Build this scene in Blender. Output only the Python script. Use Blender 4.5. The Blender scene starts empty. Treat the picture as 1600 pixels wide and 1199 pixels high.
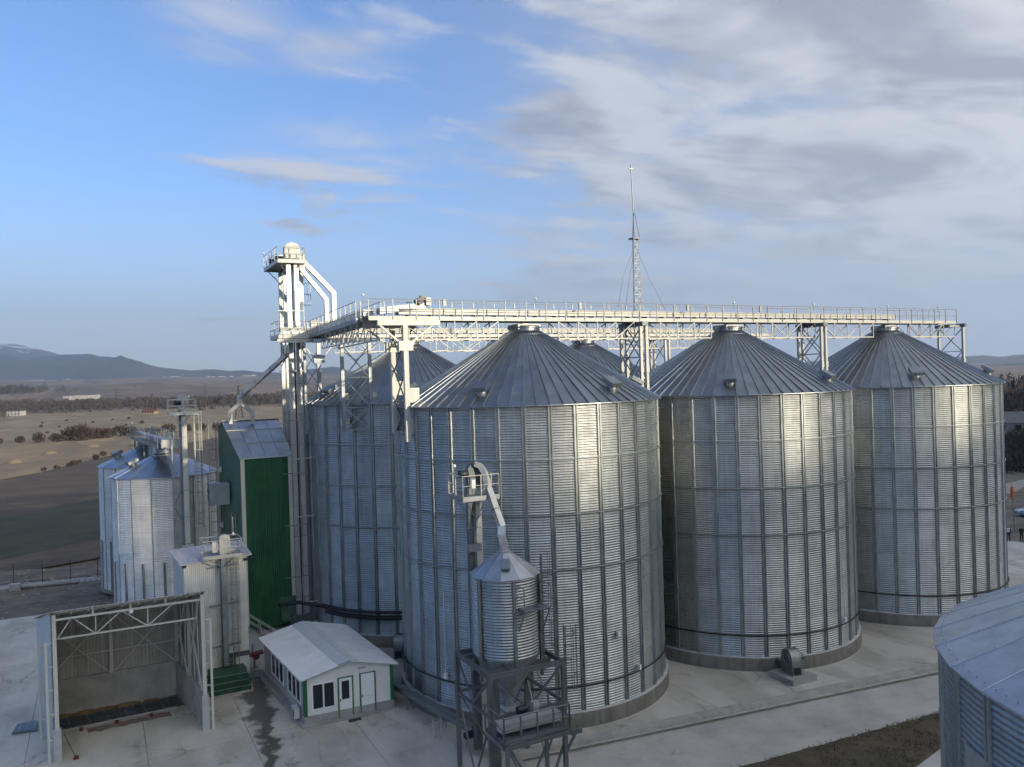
import bpy, bmesh, math, random
from mathutils import Vector, Matrix, noise as mnoise
random.seed(7)
rad = math.radians
SC = bpy.context.scene
COL = SC.collection

# ---------------------------------------------------------------- camera
# site frame: X runs along the front row of silos, Y away from the camera, Z up, origin at the nearest big silo
YAW = rad(27.15)
def _to_site(x, y, z):
    c, s = math.cos(YAW), math.sin(YAW)
    return Vector((x*c + y*s, -x*s + y*c, z))
PITCH, ROLL, FPX = -0.005614, -0.030658, 1269.38
_fw = Vector((0, math.cos(PITCH), math.sin(PITCH)))
_up = Vector((0, -math.sin(PITCH), math.cos(PITCH)))
_rt = Vector((1, 0, 0))
_r2 = _rt*math.cos(ROLL) + _up*math.sin(ROLL)
_u2 = _rt*-math.sin(ROLL) + _up*math.cos(ROLL)
FW, RT, UP = _to_site(*_fw), _to_site(*_r2), _to_site(*_u2)
CAM = Vector((-25.958, -48.553, 20.113))
cd = bpy.data.cameras.new('camera')
cd.sensor_width = 36.0
cd.lens = FPX/1600*36
cd.clip_start, cd.clip_end = 0.1, 40000
co = bpy.data.objects.new('camera', cd)
COL.objects.link(co)
co.matrix_world = Matrix(((RT.x, UP.x, -FW.x, CAM.x), (RT.y, UP.y, -FW.y, CAM.y), (RT.z, UP.z, -FW.z, CAM.z), (0, 0, 0, 1)))
SC.camera = co
def sight(u, v):
    """direction of a line of sight in the site frame"""
    return (FW + RT*((u-800)/FPX) - UP*((v-599.5)/FPX)).normalized()
def bearing(u):
    d = sight(u, 600)
    return math.atan2(d.y, d.x)

# ---------------------------------------------------------------- sky and sun
SUN_AZ, SUN_EL = rad(-66), rad(11)          # direction towards the sun, site frame
sun_dir = Vector((math.cos(SUN_AZ)*math.cos(SUN_EL), math.sin(SUN_AZ)*math.cos(SUN_EL), math.sin(SUN_EL)))
world = bpy.data.worlds.new('World')
SC.world = world
world.use_nodes = True
nt = world.node_tree
nt.nodes.clear()
def N(tree, typ, **kw):
    n = tree.nodes.new(typ)
    for k, v in kw.items():
        if k == 'inp':
            for kk, vv in v.items():
                n.inputs[kk].default_value = vv
        else:
            setattr(n, k, v)
    return n
class Tree:
    """small expression helper over a node tree"""
    def __init__(s, t): s.t = t
    def l(s, a, b): s.t.links.new(a, b)
    def put(s, sock, v):
        if isinstance(v, bpy.types.NodeSocket): s.l(v, sock)
        else: sock.default_value = v
    def m(s, op, a, b=0.0, c=None, clamp=False):
        n = N(s.t, 'ShaderNodeMath', operation=op, use_clamp=clamp)
        s.put(n.inputs[0], a); s.put(n.inputs[1], b)
        if c is not None: s.put(n.inputs[2], c)
        return n.outputs[0]
    def v(s, op, a, b=None):
        n = N(s.t, 'ShaderNodeVectorMath', operation=op)
        s.put(n.inputs[0], a)
        if b is not None:
            s.put(n.inputs[3 if op == 'SCALE' else 1], b)
        return n.outputs['Value'] if op in ('DOT_PRODUCT', 'LENGTH', 'DISTANCE') else n.outputs[0]
    def sep(s, a):
        n = N(s.t, 'ShaderNodeSeparateXYZ'); s.l(a, n.inputs[0]); return n.outputs
    def comb(s, x, y, z):
        n = N(s.t, 'ShaderNodeCombineXYZ')
        for i, q in enumerate((x, y, z)): s.put(n.inputs[i], q)
        return n.outputs[0]
    def noise(s, vec, scale, detail=4, rough=.55, dist=0.0, col=False):
        n = N(s.t, 'ShaderNodeTexNoise', inp={'Scale': scale, 'Detail': detail, 'Roughness': rough, 'Distortion': dist})
        s.l(vec, n.inputs['Vector']); return n.outputs[1 if col else 0]
    def ramp(s, f, lo, hi, a=0.0, b=1.0, smooth=True):
        n = N(s.t, 'ShaderNodeMapRange', interpolation_type='SMOOTHSTEP' if smooth else 'LINEAR')
        s.put(n.inputs[0], f)
        for i, q in enumerate((lo, hi, a, b)): s.put(n.inputs[1+i], q)
        return n.outputs[0]
    def mix(s, f, a, b, mode='MIX'):
        n = N(s.t, 'ShaderNodeMix', data_type='RGBA', blend_type=mode)
        s.put(n.inputs[0], f)
        for i, q in ((6, a), (7, b)):
            if isinstance(q, tuple) and len(q) == 3: q = q + (1,)
            s.put(n.inputs[i], q)
        return n.outputs[2]
W = Tree(nt)
sky = N(nt, 'ShaderNodeTexSky', sky_type='NISHITA', sun_disc=False)
sky.sun_elevation = SUN_EL
sky.sun_rotation = math.pi/2 - SUN_AZ
sky.altitude = 400
sky.air_density, sky.dust_density, sky.ozone_density = 1.0, 0.3, 3.0
tc = N(nt, 'ShaderNodeTexCoord')
dirv = W.v('NORMALIZE', tc.outputs['Generated'])
dx, dy, dz = W.sep(dirv)
zz = W.m('ADD', W.m('MAXIMUM', dz, 0.0), 0.10)
plane = W.comb(W.m('DIVIDE', dx, zz), W.m('DIVIDE', dy, zz), 0.0)
# a thin veil and grey cloud sheets thicken towards the +X side of the site and thin out towards -X
side = W.v('DOT_PRODUCT', dirv, tuple(RT))
sheet = W.v('MULTIPLY', plane, (.62, 1.0, 1.0))
big = W.noise(sheet, 0.50, 2, .55)
fine = W.noise(W.v('ADD', sheet, (7.3, 2.1, 0)), 2.0, 7, .62, .35)
# the same clouds a little way towards the sun: thinner there means a lit flank here
fine_s = W.noise(W.v('ADD', sheet, (7.3+.10*math.cos(SUN_AZ), 2.1+.16*math.sin(SUN_AZ), 0)), 2.0, 4, .62, .35)
flank = W.m('SUBTRACT', fine, fine_s)
cover = W.m('ADD', W.m('ADD', W.m('MULTIPLY', big, .40), W.m('MULTIPLY', fine, .60)), W.m('MULTIPLY', side, .26))
thick = W.ramp(cover, .47, .56)
veil = W.ramp(W.m('ADD', side, W.m('MULTIPLY', W.m('SUBTRACT', big, .5), .9)), -.20, .50, 0, .82)
def bank(u, v, wu, wv, gain):
    """a single cloud lying in one direction of the sky"""
    c = sight(u, v)
    hz = Vector((0, 0, 1)).cross(c).normalized(); vt = c.cross(hz)
    a = W.m('MULTIPLY', W.v('DOT_PRODUCT', dirv, tuple(hz)), FPX/wu)
    b = W.m('MULTIPLY', W.m('ADD', W.v('DOT_PRODUCT', dirv, tuple(vt)), W.m('MULTIPLY', W.m('SUBTRACT', fine, .5), .08)), FPX/wv)
    r = W.m('SQRT', W.m('ADD', W.m('MULTIPLY', a, a), W.m('MULTIPLY', b, b)))
    front = W.v('DOT_PRODUCT', dirv, tuple(c))
    return W.m('MULTIPLY', W.m('MULTIPLY', W.ramp(r, .25, 1.25, 1, 0), W.ramp(fine, .34, .60)), W.m('MULTIPLY', front, gain, clamp=True))
banks = bank(540, 235, 165, 52, .85)
for q in ((345, 35, 110, 60, .7), (520, 80, 130, 40, .55), (820, 395, 230, 18, .45)):
    banks = W.m('MAXIMUM', banks, bank(*q))
# clouds brighten gently on the sun's side of the sky, as thin cloud does
glow = W.m('ADD', W.m('MULTIPLY', W.m('POWER', W.m('MAXIMUM', W.m('ADD', W.m('MULTIPLY', W.v('DOT_PRODUCT', dirv, tuple(sun_dir)), .5), .5), 0.0), 3.0), 1.5), 1.0)
CLOUD_LIT, CLOUD_DIM = (2.95, 3.05, 3.32), (1.50, 1.62, 2.00)
lit = W.ramp(W.m('ADD', W.m('MULTIPLY', flank, 2.6), W.m('MULTIPLY', W.m('SUBTRACT', .56, fine), 2.0)), -.28, .38)
ccol = W.mix(lit, CLOUD_DIM, CLOUD_LIT)
bcol = W.mix(lit, (2.15, 2.35, 2.9), CLOUD_LIT)
blue = W.mix(1.0, sky.outputs[0], (.86, .90, 1.08), 'MULTIPLY')
c0 = W.mix(veil, blue, (2.15, 2.30, 2.70))
c1 = W.mix(W.m('MULTIPLY', thick, .85), c0, ccol)
c2 = W.mix(banks, c1, bcol)
c2 = W.mix(1.0, c2, W.comb(glow, W.m('POWER', glow, .96), W.m('POWER', glow, .80)), 'MULTIPLY')
# pale band of thick air along the horizon
low = W.ramp(dz, 0.0, .26, .85, 0.0)
c3 = W.mix(low, c2, W.mix(1.0, (2.55, 2.85, 3.45), W.comb(glow, glow, glow), 'MULTIPLY'))
bg = N(nt, 'ShaderNodeBackground', inp={'Strength': 0.10})
W.l(c3, bg.inputs[0])
wo = N(nt, 'ShaderNodeOutputWorld')
W.l(bg.outputs[0], wo.inputs[0])

sl = bpy.data.lights.new('sun', 'SUN')
sl.energy, sl.angle, sl.color = 2.6, rad(0.9), (1.0, .87, .66)
so = bpy.data.objects.new('sun', sl)
COL.objects.link(so)
so.rotation_euler = (-sun_dir).to_track_quat('-Z', 'Y').to_euler()

SC.view_settings.view_transform = 'Standard'
SC.view_settings.look = 'None'
SC.view_settings.gamma = 1
SC.view_settings.use_curve_mapping = False
SC.view_settings.exposure = 1.2
SC.render.engine = 'CYCLES'
SC.cycles.use_denoising = True
HAZE = 9e-5
SC.cycles.max_bounces = 4
SC.cycles.diffuse_bounces = 3
SC.cycles.glossy_bounces = 3
SC.cycles.adaptive_threshold = .03
SC.cycles.volume_bounces = 0
SC.cycles.caustics_reflective = False
SC.cycles.caustics_refractive = False

# ---------------------------------------------------------------- materials
MATS = {}
def material(name, col, rough=.6, metal=0.0, var=.12, scale=1.5, bump=0.0, bscale=20, per_object=.0, space='Object', col2=None, spec=.5, extra=None):
    m = bpy.data.materials.new(name)
    m.use_nodes = True
    t = Tree(m.node_tree)
    p = m.node_tree.nodes['Principled BSDF']
    p.inputs['Metallic'].default_value = metal
    p.inputs['Specular IOR Level'].default_value = spec
    if space == 'World':
        vec = N(m.node_tree, 'ShaderNodeNewGeometry').outputs['Position']
    else:
        vec = N(m.node_tree, 'ShaderNodeTexCoord').outputs['Object']
    oi = N(m.node_tree, 'ShaderNodeObjectInfo')
    rnd = oi.outputs['Random']
    if space != 'World':
        vec = t.v('ADD', vec, t.comb(t.m('MULTIPLY', rnd, 37.0), t.m('MULTIPLY', rnd, 11.0), 0.0))
    f = t.noise(vec, scale, 6, .6)
    c2 = col2 or tuple(c*(1-var*1.6) for c in col)
    c1 = col if col2 else tuple(min(1, c*(1+var*.6)) for c in col)
    c = t.mix(t.ramp(f, .3, .7), c2, c1)
    if per_object:
        k = t.ramp(rnd, 0, 1, 1-per_object, 1+per_object*.6, False)
        c = t.mix(1.0, c, t.comb(k, k, k), 'MULTIPLY')
    if extra: c = extra(t, vec, c, p, rnd)
    t.put(p.inputs['Base Color'], c)
    r = t.ramp(t.noise(vec, scale*2.3, 3), .3, .7, max(.03, rough-.07), min(1, rough+.08), False)
    t.put(p.inputs['Roughness'], r)
    if bump:
        b = N(m.node_tree, 'ShaderNodeBump', inp={'Strength': bump, 'Distance': .02})
        t.l(t.noise(vec, bscale, 5, .65), b.inputs['Height'])
        t.l(b.outputs[0], p.inputs['Normal'])
    MATS[name] = m
    return m

def sheet_tiers(t, vec, c, p, rnd):
    # wall sheets are bolted up in tiers 1.12 m high; each sheet of a bay left the zinc bath with its own tone
    z = t.sep(N(t.t, 'ShaderNodeTexCoord').outputs['Object'])[2]
    tier = t.m('FLOOR', t.m('DIVIDE', z, 1.12))
    wn = N(t.t, 'ShaderNodeTexWhiteNoise', noise_dimensions='2D')
    t.l(t.comb(tier, t.m('MULTIPLY', rnd, 97.0), 0.0), wn.inputs['Vector'])
    k = t.ramp(wn.outputs[0], 0, 1, .93, 1.05, False)
    run = t.noise(t.v('MULTIPLY', vec, (3.2, 3.2, .16)), 1.6, 5, .7)
    k = t.m('MULTIPLY', k, t.ramp(run, .36, .66, .91, 1.08))
    seam = t.m('LESS_THAN', t.m('FRACT', t.m('DIVIDE', z, 1.12)), .02)
    k = t.m('MULTIPLY', k, t.m('SUBTRACT', 1.0, t.m('MULTIPLY', seam, .25)))
    return t.mix(1.0, c, t.comb(k, k, k), 'MULTIPLY')
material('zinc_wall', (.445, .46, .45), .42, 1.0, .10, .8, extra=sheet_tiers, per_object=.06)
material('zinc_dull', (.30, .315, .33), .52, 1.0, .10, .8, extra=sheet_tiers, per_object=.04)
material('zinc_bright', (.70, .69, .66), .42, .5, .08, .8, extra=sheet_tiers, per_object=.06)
material('zinc_roof', (.30, .325, .345), .42, 1.0, .12, .7, per_object=.09)
material('zinc_roof_pale', (.47, .495, .53), .46, 1.0, .10, 1.2, per_object=.06)
material('zinc_rib', (.35, .375, .37), .50, 1.0, .12, 1.0, per_object=.10)
material('zinc_duct', (.57, .57, .55), .36, .55, .10, 1.5, per_object=.10)
material('steel_frame', (.34, .37, .39), .5, .85, .15, 1.5, per_object=.08)
material('steel_bin', (.20, .215, .22), .5, .7, .15, 1.5, per_object=.08)
material('steel_dark', (.17, .19, .20), .5, .7, .15, 1.5, per_object=.10)
material('steel_pale', (.55, .545, .50), .48, .15, .06, 1.2, per_object=.05)
material('steel_cream', (.62, .61, .54), .5, 0, .06, 1.2)
material('rail_grey', (.30, .31, .30), .5, .5, .10, 2)
material('black_cable', (.012, .013, .014), .5)
material('black_motor', (.012, .016, .026), .4)
def faded(t, vec, c, p, rnd):
    s = t.noise(t.v('MULTIPLY', vec, (2.2, 2.2, .10)), 1.6, 6, .72)
    c = t.mix(t.ramp(s, .48, .72, 0, .42), c, (.075, .17, .10))
    s2 = t.noise(t.v('MULTIPLY', vec, (5, 5, .4)), 1.2, 4, .7)
    return t.mix(t.ramp(s2, .60, .74, 0, .4), c, (.012, .060, .026))
material('green_sheet', (.024, .120, .048), .38, 0, .20, .35, per_object=.10, extra=faded)
material('green_grey_sheet', (.065, .135, .09), .42, 0, .20, .35)
material('green_trim', (.012, .13, .055), .4)
material('green_paint', (.022, .085, .045), .5, 0, .2, 2)
material('cream_trim', (.80, .74, .56), .5, 0, .06)
material('white_panel', (.74, .735, .67), .5, 0, .07, .9, per_object=.04)
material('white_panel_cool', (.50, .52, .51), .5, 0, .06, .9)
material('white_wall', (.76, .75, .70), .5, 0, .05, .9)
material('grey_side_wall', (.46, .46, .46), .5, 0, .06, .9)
material('white_frame', (.82, .82, .82), .35, 0, .03)
material('roof_white', (.72, .72, .72), .42, 0, .07, .6)
material('roof_pinkish', (.50, .47, .48), .5, 0, .08, .8)
material('ridge_cap', (.45, .48, .51), .4, .3, .06)
material('shed_wall', (.44, .41, .35), .55, 0, .12, .6, per_object=.05)
material('shed_roof', (.28, .27, .25), .5, .2, .12, .6)
material('shed_steel', (.60, .59, .52), .5, 0, .08, 1)
material('shed_concrete', (.44, .42, .38), .85, 0, .16, .8, bump=.2)
material('grain', (.33, .22, .10), .9, 0, .2, 5, bump=.6, bscale=60)
material('red_paint', (.17, .035, .03), .45, 0, .2, 3)
material('red_dust', (.28, .19, .165), .9, 0, .2, 2)
material('white_plastic', (.80, .80, .78), .4, 0, .03)
material('ac_white', (.62, .62, .60), .5, 0, .05)
material('pad_concrete', (.36, .35, .33), .85, 0, .14, 1.2, bump=.2)
material('rubber_mat', (.05, .05, .045), .8)
material('skin', (.45, .27, .20), .6)
material('dark_cloth', (.018, .018, .022), .85)
material('maroon_cloth', (.06, .014, .018), .85)
material('car_paint', (.24, .34, .44), .25, .4, .03)
material('car_glass', (.02, .025, .03), .1)
material('tyre', (.015, .015, .015), .8)
material('orange_cloth', (.75, .15, .03), .7)
material('bark', (.055, .045, .038), .9, 0, .2, 4)
material('twigs', (.075, .052, .042), .9, 0, .25, .4, space='World')
material('twigs_reddish', (.070, .047, .036), .9, 0, .25, .4, space='World')
material('conifer', (.012, .018, .012), .8, 0, .3, .8)
material('far_wood', (.080, .066, .058), .95, 0, .3, .03, space='World')
material('house_yellow', (.34, .27, .17), .8, 0, .1)
material('house_white', (.46, .44, .41), .8, 0, .08)
material('house_grey', (.26, .25, .24), .85, 0, .12)
material('tile_red', (.15, .055, .04), .8, 0, .15)
material('roof_slate', (.16, .15, .145), .8, 0, .15)
material('window_dark', (.02, .024, .03), .12)
material('pylon_steel', (.05, .05, .05), .7)
material('hay', (.25, .19, .125), .95, 0, .15, 1.5)
material('stone_pale', (.36, .35, .33), .9, 0, .2, 3)

def glass_mat():
    m = material('pane_glass', (.02, .024, .028), .06, 0, .1)
    return m
glass_mat()

def wet_and_stains(t, vec, c, p, rnd):
    x, y, z = t.sep(vec)
    # cast slabs with slightly different tones and dark joints
    # water that has run down the yard past the cabin
    wob = t.m('MULTIPLY', t.m('SUBTRACT', t.noise(vec, .55, 5, .65), .5), 3.4)
    line = t.m('ADD', t.m('ADD', x, t.m('MULTIPLY', y, -.085)), t.m('ADD', wob, 17.75))
    w = t.ramp(y, -6.0, 8.0, .42, 1.0, False)
    m1 = t.m('MULTIPLY', t.ramp(t.m('DIVIDE', t.m('ABSOLUTE', line), w), .45, 1.15, 1, 0), t.m('MULTIPLY', t.ramp(y, 8.6, 10.0, 1, 0), t.ramp(y, -9.5, -7, 0, 1)))
    wet = t.m('MULTIPLY', m1, .84)
    # tyre scuffs and dust
    d = t.noise(vec, 2.6, 6, .7, .6)
    c = t.mix(t.ramp(d, .58, .72, 0, .35), c, (.26, .245, .22))
    d2 = t.noise(t.v('MULTIPLY', vec, (1, .35, 1)), .35, 5, .6)
    # tyre tracks worn along the yard, hairline cracks
    tr_ = t.noise(t.v('MULTIPLY', t.v('ADD', vec, t.v('SCALE', t.noise(vec, .12, 2, .5, 0, True), 3.0)), (1.6, .05, 0)), 1.0, 4, .7)
    c = t.mix(t.ramp(tr_, .56, .68, 0, .42), c, (.25, .235, .205))
    vo = N(t.t, 'ShaderNodeTexVoronoi', feature='DISTANCE_TO_EDGE', inp={'Scale': .23})
    t.l(t.v('ADD', vec, t.v('SCALE', t.noise(vec, 1.3, 5, .65, 0, True), 1.1)), vo.inputs['Vector'])
    crk = t.m('MULTIPLY', t.ramp(vo.outputs['Distance'], .004, .012, 1, 0), t.ramp(t.noise(vec, .21, 2), .47, .56))
    c = t.mix(t.m('MULTIPLY', crk, .65), c, (.13, .12, .10))
    c = t.mix(t.ramp(d2, .42, .60, 0, .60), c, (.62, .585, .52))
    return t.mix(wet, c, (.040, .036, .029))
material('yard_concrete', (.50, .46, .39), .72, 0, .14, .28, bump=.25, bscale=9, space='World', per_object=.10, extra=wet_and_stains)
def scuffs(t, vec, c, p, rnd):
    d = t.noise(t.v('MULTIPLY', vec, (.5, 1.6, 1)), 1.6, 6, .7, .8)
    c = t.mix(t.ramp(d, .60, .72, 0, .5), c, (.28, .265, .24))
    d2 = t.noise(vec, .3, 5, .65)
    c = t.mix(t.ramp(d2, .42, .62, 0, .5), c, (.55, .525, .475))
    d3 = t.noise(t.v('MULTIPLY', vec, (1.0, 2.2, 1)), 1.0, 5, .7, 1.2)
    return t.mix(t.ramp(d3, .60, .70, 0, .55), c, (.23, .215, .19))
material('road_concrete', (.49, .46, .41), .75, 0, .14, .4, bump=.25, bscale=9, space='World', extra=scuffs)
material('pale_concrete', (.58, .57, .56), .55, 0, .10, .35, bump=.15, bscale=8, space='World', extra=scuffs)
material('bare_track', (.34, .30, .25), .9, 0, .15, .3, space='World')
material('kerb_concrete', (.43, .41, .36), .85, 0, .14, 1.2, bump=.2)
def base_streaks(t, vec, c, p, rnd):
    s = t.noise(t.v('MULTIPLY', vec, (1, 1, .12)), 2.2, 5, .7)
    return t.mix(t.ramp(s, .42, .68, 0, .75), c, (.10, .095, .085))
material('base_concrete', (.20, .185, .155), .85, 0, .14, .8, bump=.2, space='World', extra=base_streaks)
material('ledge_concrete', (.48, .48, .47), .8, 0, .14, 1.5, space='World')
def specks(t, vec, c, p, rnd):
    s = t.noise(vec, 3.4, 5, .8)
    c = t.mix(t.ramp(s, .66, .72, 0, .7), c, (.34, .32, .29))
    s2 = t.noise(t.v('MULTIPLY', vec, (.12, 1, 1)), .35, 4, .7)
    return t.mix(t.ramp(s2, .50, .66, 0, .5), c, (.045, .038, .030))
material('bare_dirt', (.17, .14, .105), .95, 0, .25, .5, bump=.6, bscale=4, space='World', extra=specks)
def furrow(t, vec, c, p, rnd):
    s = t.noise(t.v('MULTIPLY', vec, (.03, .45, 1)), 1.0, 5, .7)
    c = t.mix(t.ramp(s, .45, .62, 0, .55), c, (.055, .044, .034))
    s3 = t.noise(vec, 2.2, 4, .8)
    return t.mix(t.ramp(s3, .70, .76, 0, .5), c, (.3, .28, .24))
material('ploughed_field', (.105, .072, .043), .95, 0, .2, .12, bump=.5, bscale=2, space='World', extra=furrow)
material('winter_crop', (.050, .058, .020), .95, 0, .25, .1, bump=.4, bscale=2, space='World', extra=furrow)
def dry_grass(t, vec, c, p, rnd):
    s = t.noise(t.v('MULTIPLY', vec, (.5, .12, 1)), .10, 6, .7, .5)
    c = t.mix(t.ramp(s, .44, .62, 0, .75), c, (.185, .132, .076))
    s2 = t.noise(vec, .25, 6, .75)
    return t.mix(t.ramp(s2, .58, .70, 0, .55), c, (.11, .082, .05))
material('dry_grass', (.31, .225, .125), .95, 0, .2, .02, space='World', extra=dry_grass)
def countryside(t, vec, c, p, rnd):
    q = t.v('MULTIPLY', vec, (1, .28, 1))
    s = t.noise(q, .0045, 7, .62, .8)
    c = t.mix(t.ramp(s, .42, .60), (.125, .085, .056), (.225, .158, .105))
    s2 = t.noise(q, .016, 5, .7, .4)
    c = t.mix(t.ramp(s2, .56, .68, 0, .7), c, (.055, .045, .040))
    s3 = t.noise(q, .011, 3, .5)
    return t.mix(t.ramp(s3, .62, .72, 0, .5), c, (.28, .21, .15))
material('countryside', (.18, .13, .10), .97, 0, .1, .01, space='World', extra=countryside)
def turf(t, vec, c, p, rnd):
    s = t.noise(vec, 1.1, 6, .75)
    c = t.mix(t.ramp(s, .52, .66, 0, .8), c, (.030, .024, .016))
    s2 = t.noise(vec, .33, 3, .6)
    return t.mix(t.ramp(s2, .50, .66, 0, .4), c, (.055, .058, .030))
material('worn_turf', (.105, .084, .048), .97, 0, .2, .8, bump=.8, bscale=14, space='World', extra=turf)
def forest(t, vec, c, p, rnd):
    s = t.noise(vec, .0022, 6, .65)
    c = t.mix(t.ramp(s, .40, .62), (.018, .022, .020), (.050, .046, .040))
    return c
material('mountain_forest', (.03, .03, .03), .97, 0, .1, .01, space='World', extra=forest)
def snowy(t, vec, c, p, rnd):
    z = t.sep(vec)[2]
    s = t.m('ADD', t.noise(t.v('MULTIPLY', vec, (1, 1, .5)), .0035, 7, .72, .6), t.ramp(z, 420, 800, -.10, .12, False))
    return t.mix(t.ramp(s, .53, .60), (.045, .045, .045), (.62, .64, .68))
material('mountain_snow', (.05, .05, .05), .9, 0, .1, .01, space='World', extra=snowy)

# ---------------------------------------------------------------- mesh helpers
MESH = {}
def new_mesh(name, verts, faces, mat, smooth=False):
    me = bpy.data.meshes.new(name)
    me.from_pydata(verts, [], faces)
    me.materials.append(MATS[mat])
    if smooth:
        me.polygons.foreach_set('use_smooth', [True]*len(me.polygons))
    me.update()
    return me
CUBE_F = [(0, 3, 2, 1), (4, 5, 6, 7), (0, 1, 5, 4), (1, 2, 6, 5), (2, 3, 7, 6), (3, 0, 4, 7)]
def cube_mesh(mat):
    k = ('cube', mat)
    if k not in MESH:
        h = .5
        MESH[k] = new_mesh('box_' + mat, [(-h, -h, -h), (h, -h, -h), (h, h, -h), (-h, h, -h), (-h, -h, h), (h, -h, h), (h, h, h), (-h, h, h)], CUBE_F, mat)
    return MESH[k]
def rod_mesh(mat, seg=10, taper=1.0):
    k = ('rod', mat, seg, taper)
    if k not in MESH:
        v, f = [], []
        for z, r in ((-.5, 1.0), (.5, taper)):
            for i in range(seg):
                a = 2*math.pi*i/seg
                v.append((r*math.cos(a), r*math.sin(a), z))
        f = [(i, (i+1) % seg, seg+(i+1) % seg, seg+i) for i in range(seg)]
        f += [tuple(range(seg-1, -1, -1)), tuple(range(seg, 2*seg))]
        me = new_mesh('rod_' + mat, v, f, mat)
        for p in me.polygons:
            if len(p.vertices) == 4: p.use_smooth = True
        MESH[k] = me
    return MESH[k]
def link(name, me, parent, mtx=None):
    o = bpy.data.objects.new(name, me)
    COL.objects.link(o)
    if parent is not None: o.parent = parent
    if mtx is not None: o.matrix_basis = mtx
    return o
def origin_of(parent):
    v = Vector((0, 0, 0))
    while parent is not None:
        v = v + parent.matrix_basis.translation
        parent = parent.parent
    return v
def thing(name, loc, label, cat, group=None):
    o = bpy.data.objects.new(name, None)
    COL.objects.link(o)
    o.matrix_basis = Matrix.Translation(Vector(loc))
    return tag(o, label, cat, group)
def tag(o, label, cat, group=None):
    o['label'] = label
    o['category'] = cat
    if group: o['group'] = group
    return o
def kind(o, k):
    o['kind'] = k
    return o
def frame_of(p, q, w, h, roll=0.0):
    d = q - p
    L = d.length
    z = d/L
    x = Vector((0, 0, 1)).cross(z)
    x = Vector((1, 0, 0)) if x.length < 1e-4 else x.normalized()
    y = z.cross(x)
    if roll:
        x, y = x*math.cos(roll)+y*math.sin(roll), y*math.cos(roll)-x*math.sin(roll)
    m = (p+q)/2
    return Matrix(((x.x*w, y.x*h, z.x*L, m.x), (x.y*w, y.y*h, z.y*L, m.y), (x.z*w, y.z*h, z.z*L, m.z), (0, 0, 0, 1)))
def beam(name, parent, p, q, w, h, mat, roll=0.0):
    """a straight member of rectangular section from p to q (w sideways, h up)"""
    o = origin_of(parent)
    return link(name, cube_mesh(mat), parent, frame_of(Vector(p)-o, Vector(q)-o, w, h, roll))
def rod(name, parent, p, q, r, mat, seg=10, taper=1.0):
    o = origin_of(parent)
    return link(name, rod_mesh(mat, seg, taper), parent, frame_of(Vector(p)-o, Vector(q)-o, r, r))
def box(name, parent, lo, hi, mat, rz=0.0):
    o = origin_of(parent)
    lo, hi = Vector(lo), Vector(hi)
    m = Matrix.Translation((lo+hi)/2-o) @ Matrix.Rotation(rz, 4, 'Z') @ Matrix.Diagonal((*(hi-lo), 1))
    return link(name, cube_mesh(mat), parent, m)
def mesh(name, parent, verts, faces, mat, smooth=False):
    o = origin_of(parent)
    return link(name, new_mesh(name, [tuple(Vector(v)-o) for v in verts], faces, mat, smooth), parent)
def slab(name, parent, poly, z0, z1, mat):
    """polygon footprint extruded from z0 to z1"""
    n = len(poly)
    v = [(x, y, z0) for x, y in poly] + [(x, y, z1) for x, y in poly]
    f = [tuple(range(n-1, -1, -1)), tuple(range(n, 2*n))] + [(i, (i+1) % n, n+(i+1) % n, n+i) for i in range(n)]
    return mesh(name, parent, v, f, mat)
def hexa(name, parent, a, b, mat):
    """solid between two quads of four corners"""
    return mesh(name, parent, list(a)+list(b), CUBE_F, mat)
def plate(name, parent, quad, th, mat):
    """flat plate: quad corners counter-clockwise seen from its outside, thickness th inwards"""
    q = [Vector(c) for c in quad]
    n = (q[1]-q[0]).cross(q[3]-q[0]).normalized()
    return hexa(name, parent, [c-n*th for c in q], q, mat)
def ribbed(name, parent, a, b, c, d, mat, pitch=.25, depth=.03, th=.03, profile='trap'):
    """profiled sheet on the quad a-b-c-d (counter-clockwise from outside); ribs run from edge ab to edge dc"""
    a, b, c, d = (Vector(q) for q in (a, b, c, d))
    n = (b-a).cross(d-a).normalized()
    L = max((b-a).length, (c-d).length)
    k = max(1, round(L/pitch))
    prof = []
    for i in range(k):
        u = (i/k, (i+.12)/k, (i+.30)/k, (i+.42)/k) if profile == 'trap' else (i/k, (i+.25)/k, (i+.5)/k, (i+.75)/k)
        hgt = (0, depth, depth, 0) if profile == 'trap' else (0, depth*.5, depth, depth*.5)
        prof += list(zip(u, hgt))
    prof.append((1.0, 0))
    v = []
    for u, hgt in prof:
        lo, hi = a.lerp(b, u), d.lerp(c, u)
        v += [lo+n*hgt, hi+n*hgt, lo-n*th, hi-n*th]
    f = []
    m = len(prof)
    for i in range(m-1):
        p, q = 4*i, 4*i+4
        f += [(p, q, q+1, p+1), (p+2, p+3, q+3, q+2), (p, p+2, q+2, q), (p+1, q+1, q+3, p+3)]
    f += [(0, 1, 3, 2), (4*m-4, 4*m-2, 4*m-1, 4*m-3)]
    return mesh(name, parent, v, f, mat, profile != 'trap' and False)
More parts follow.
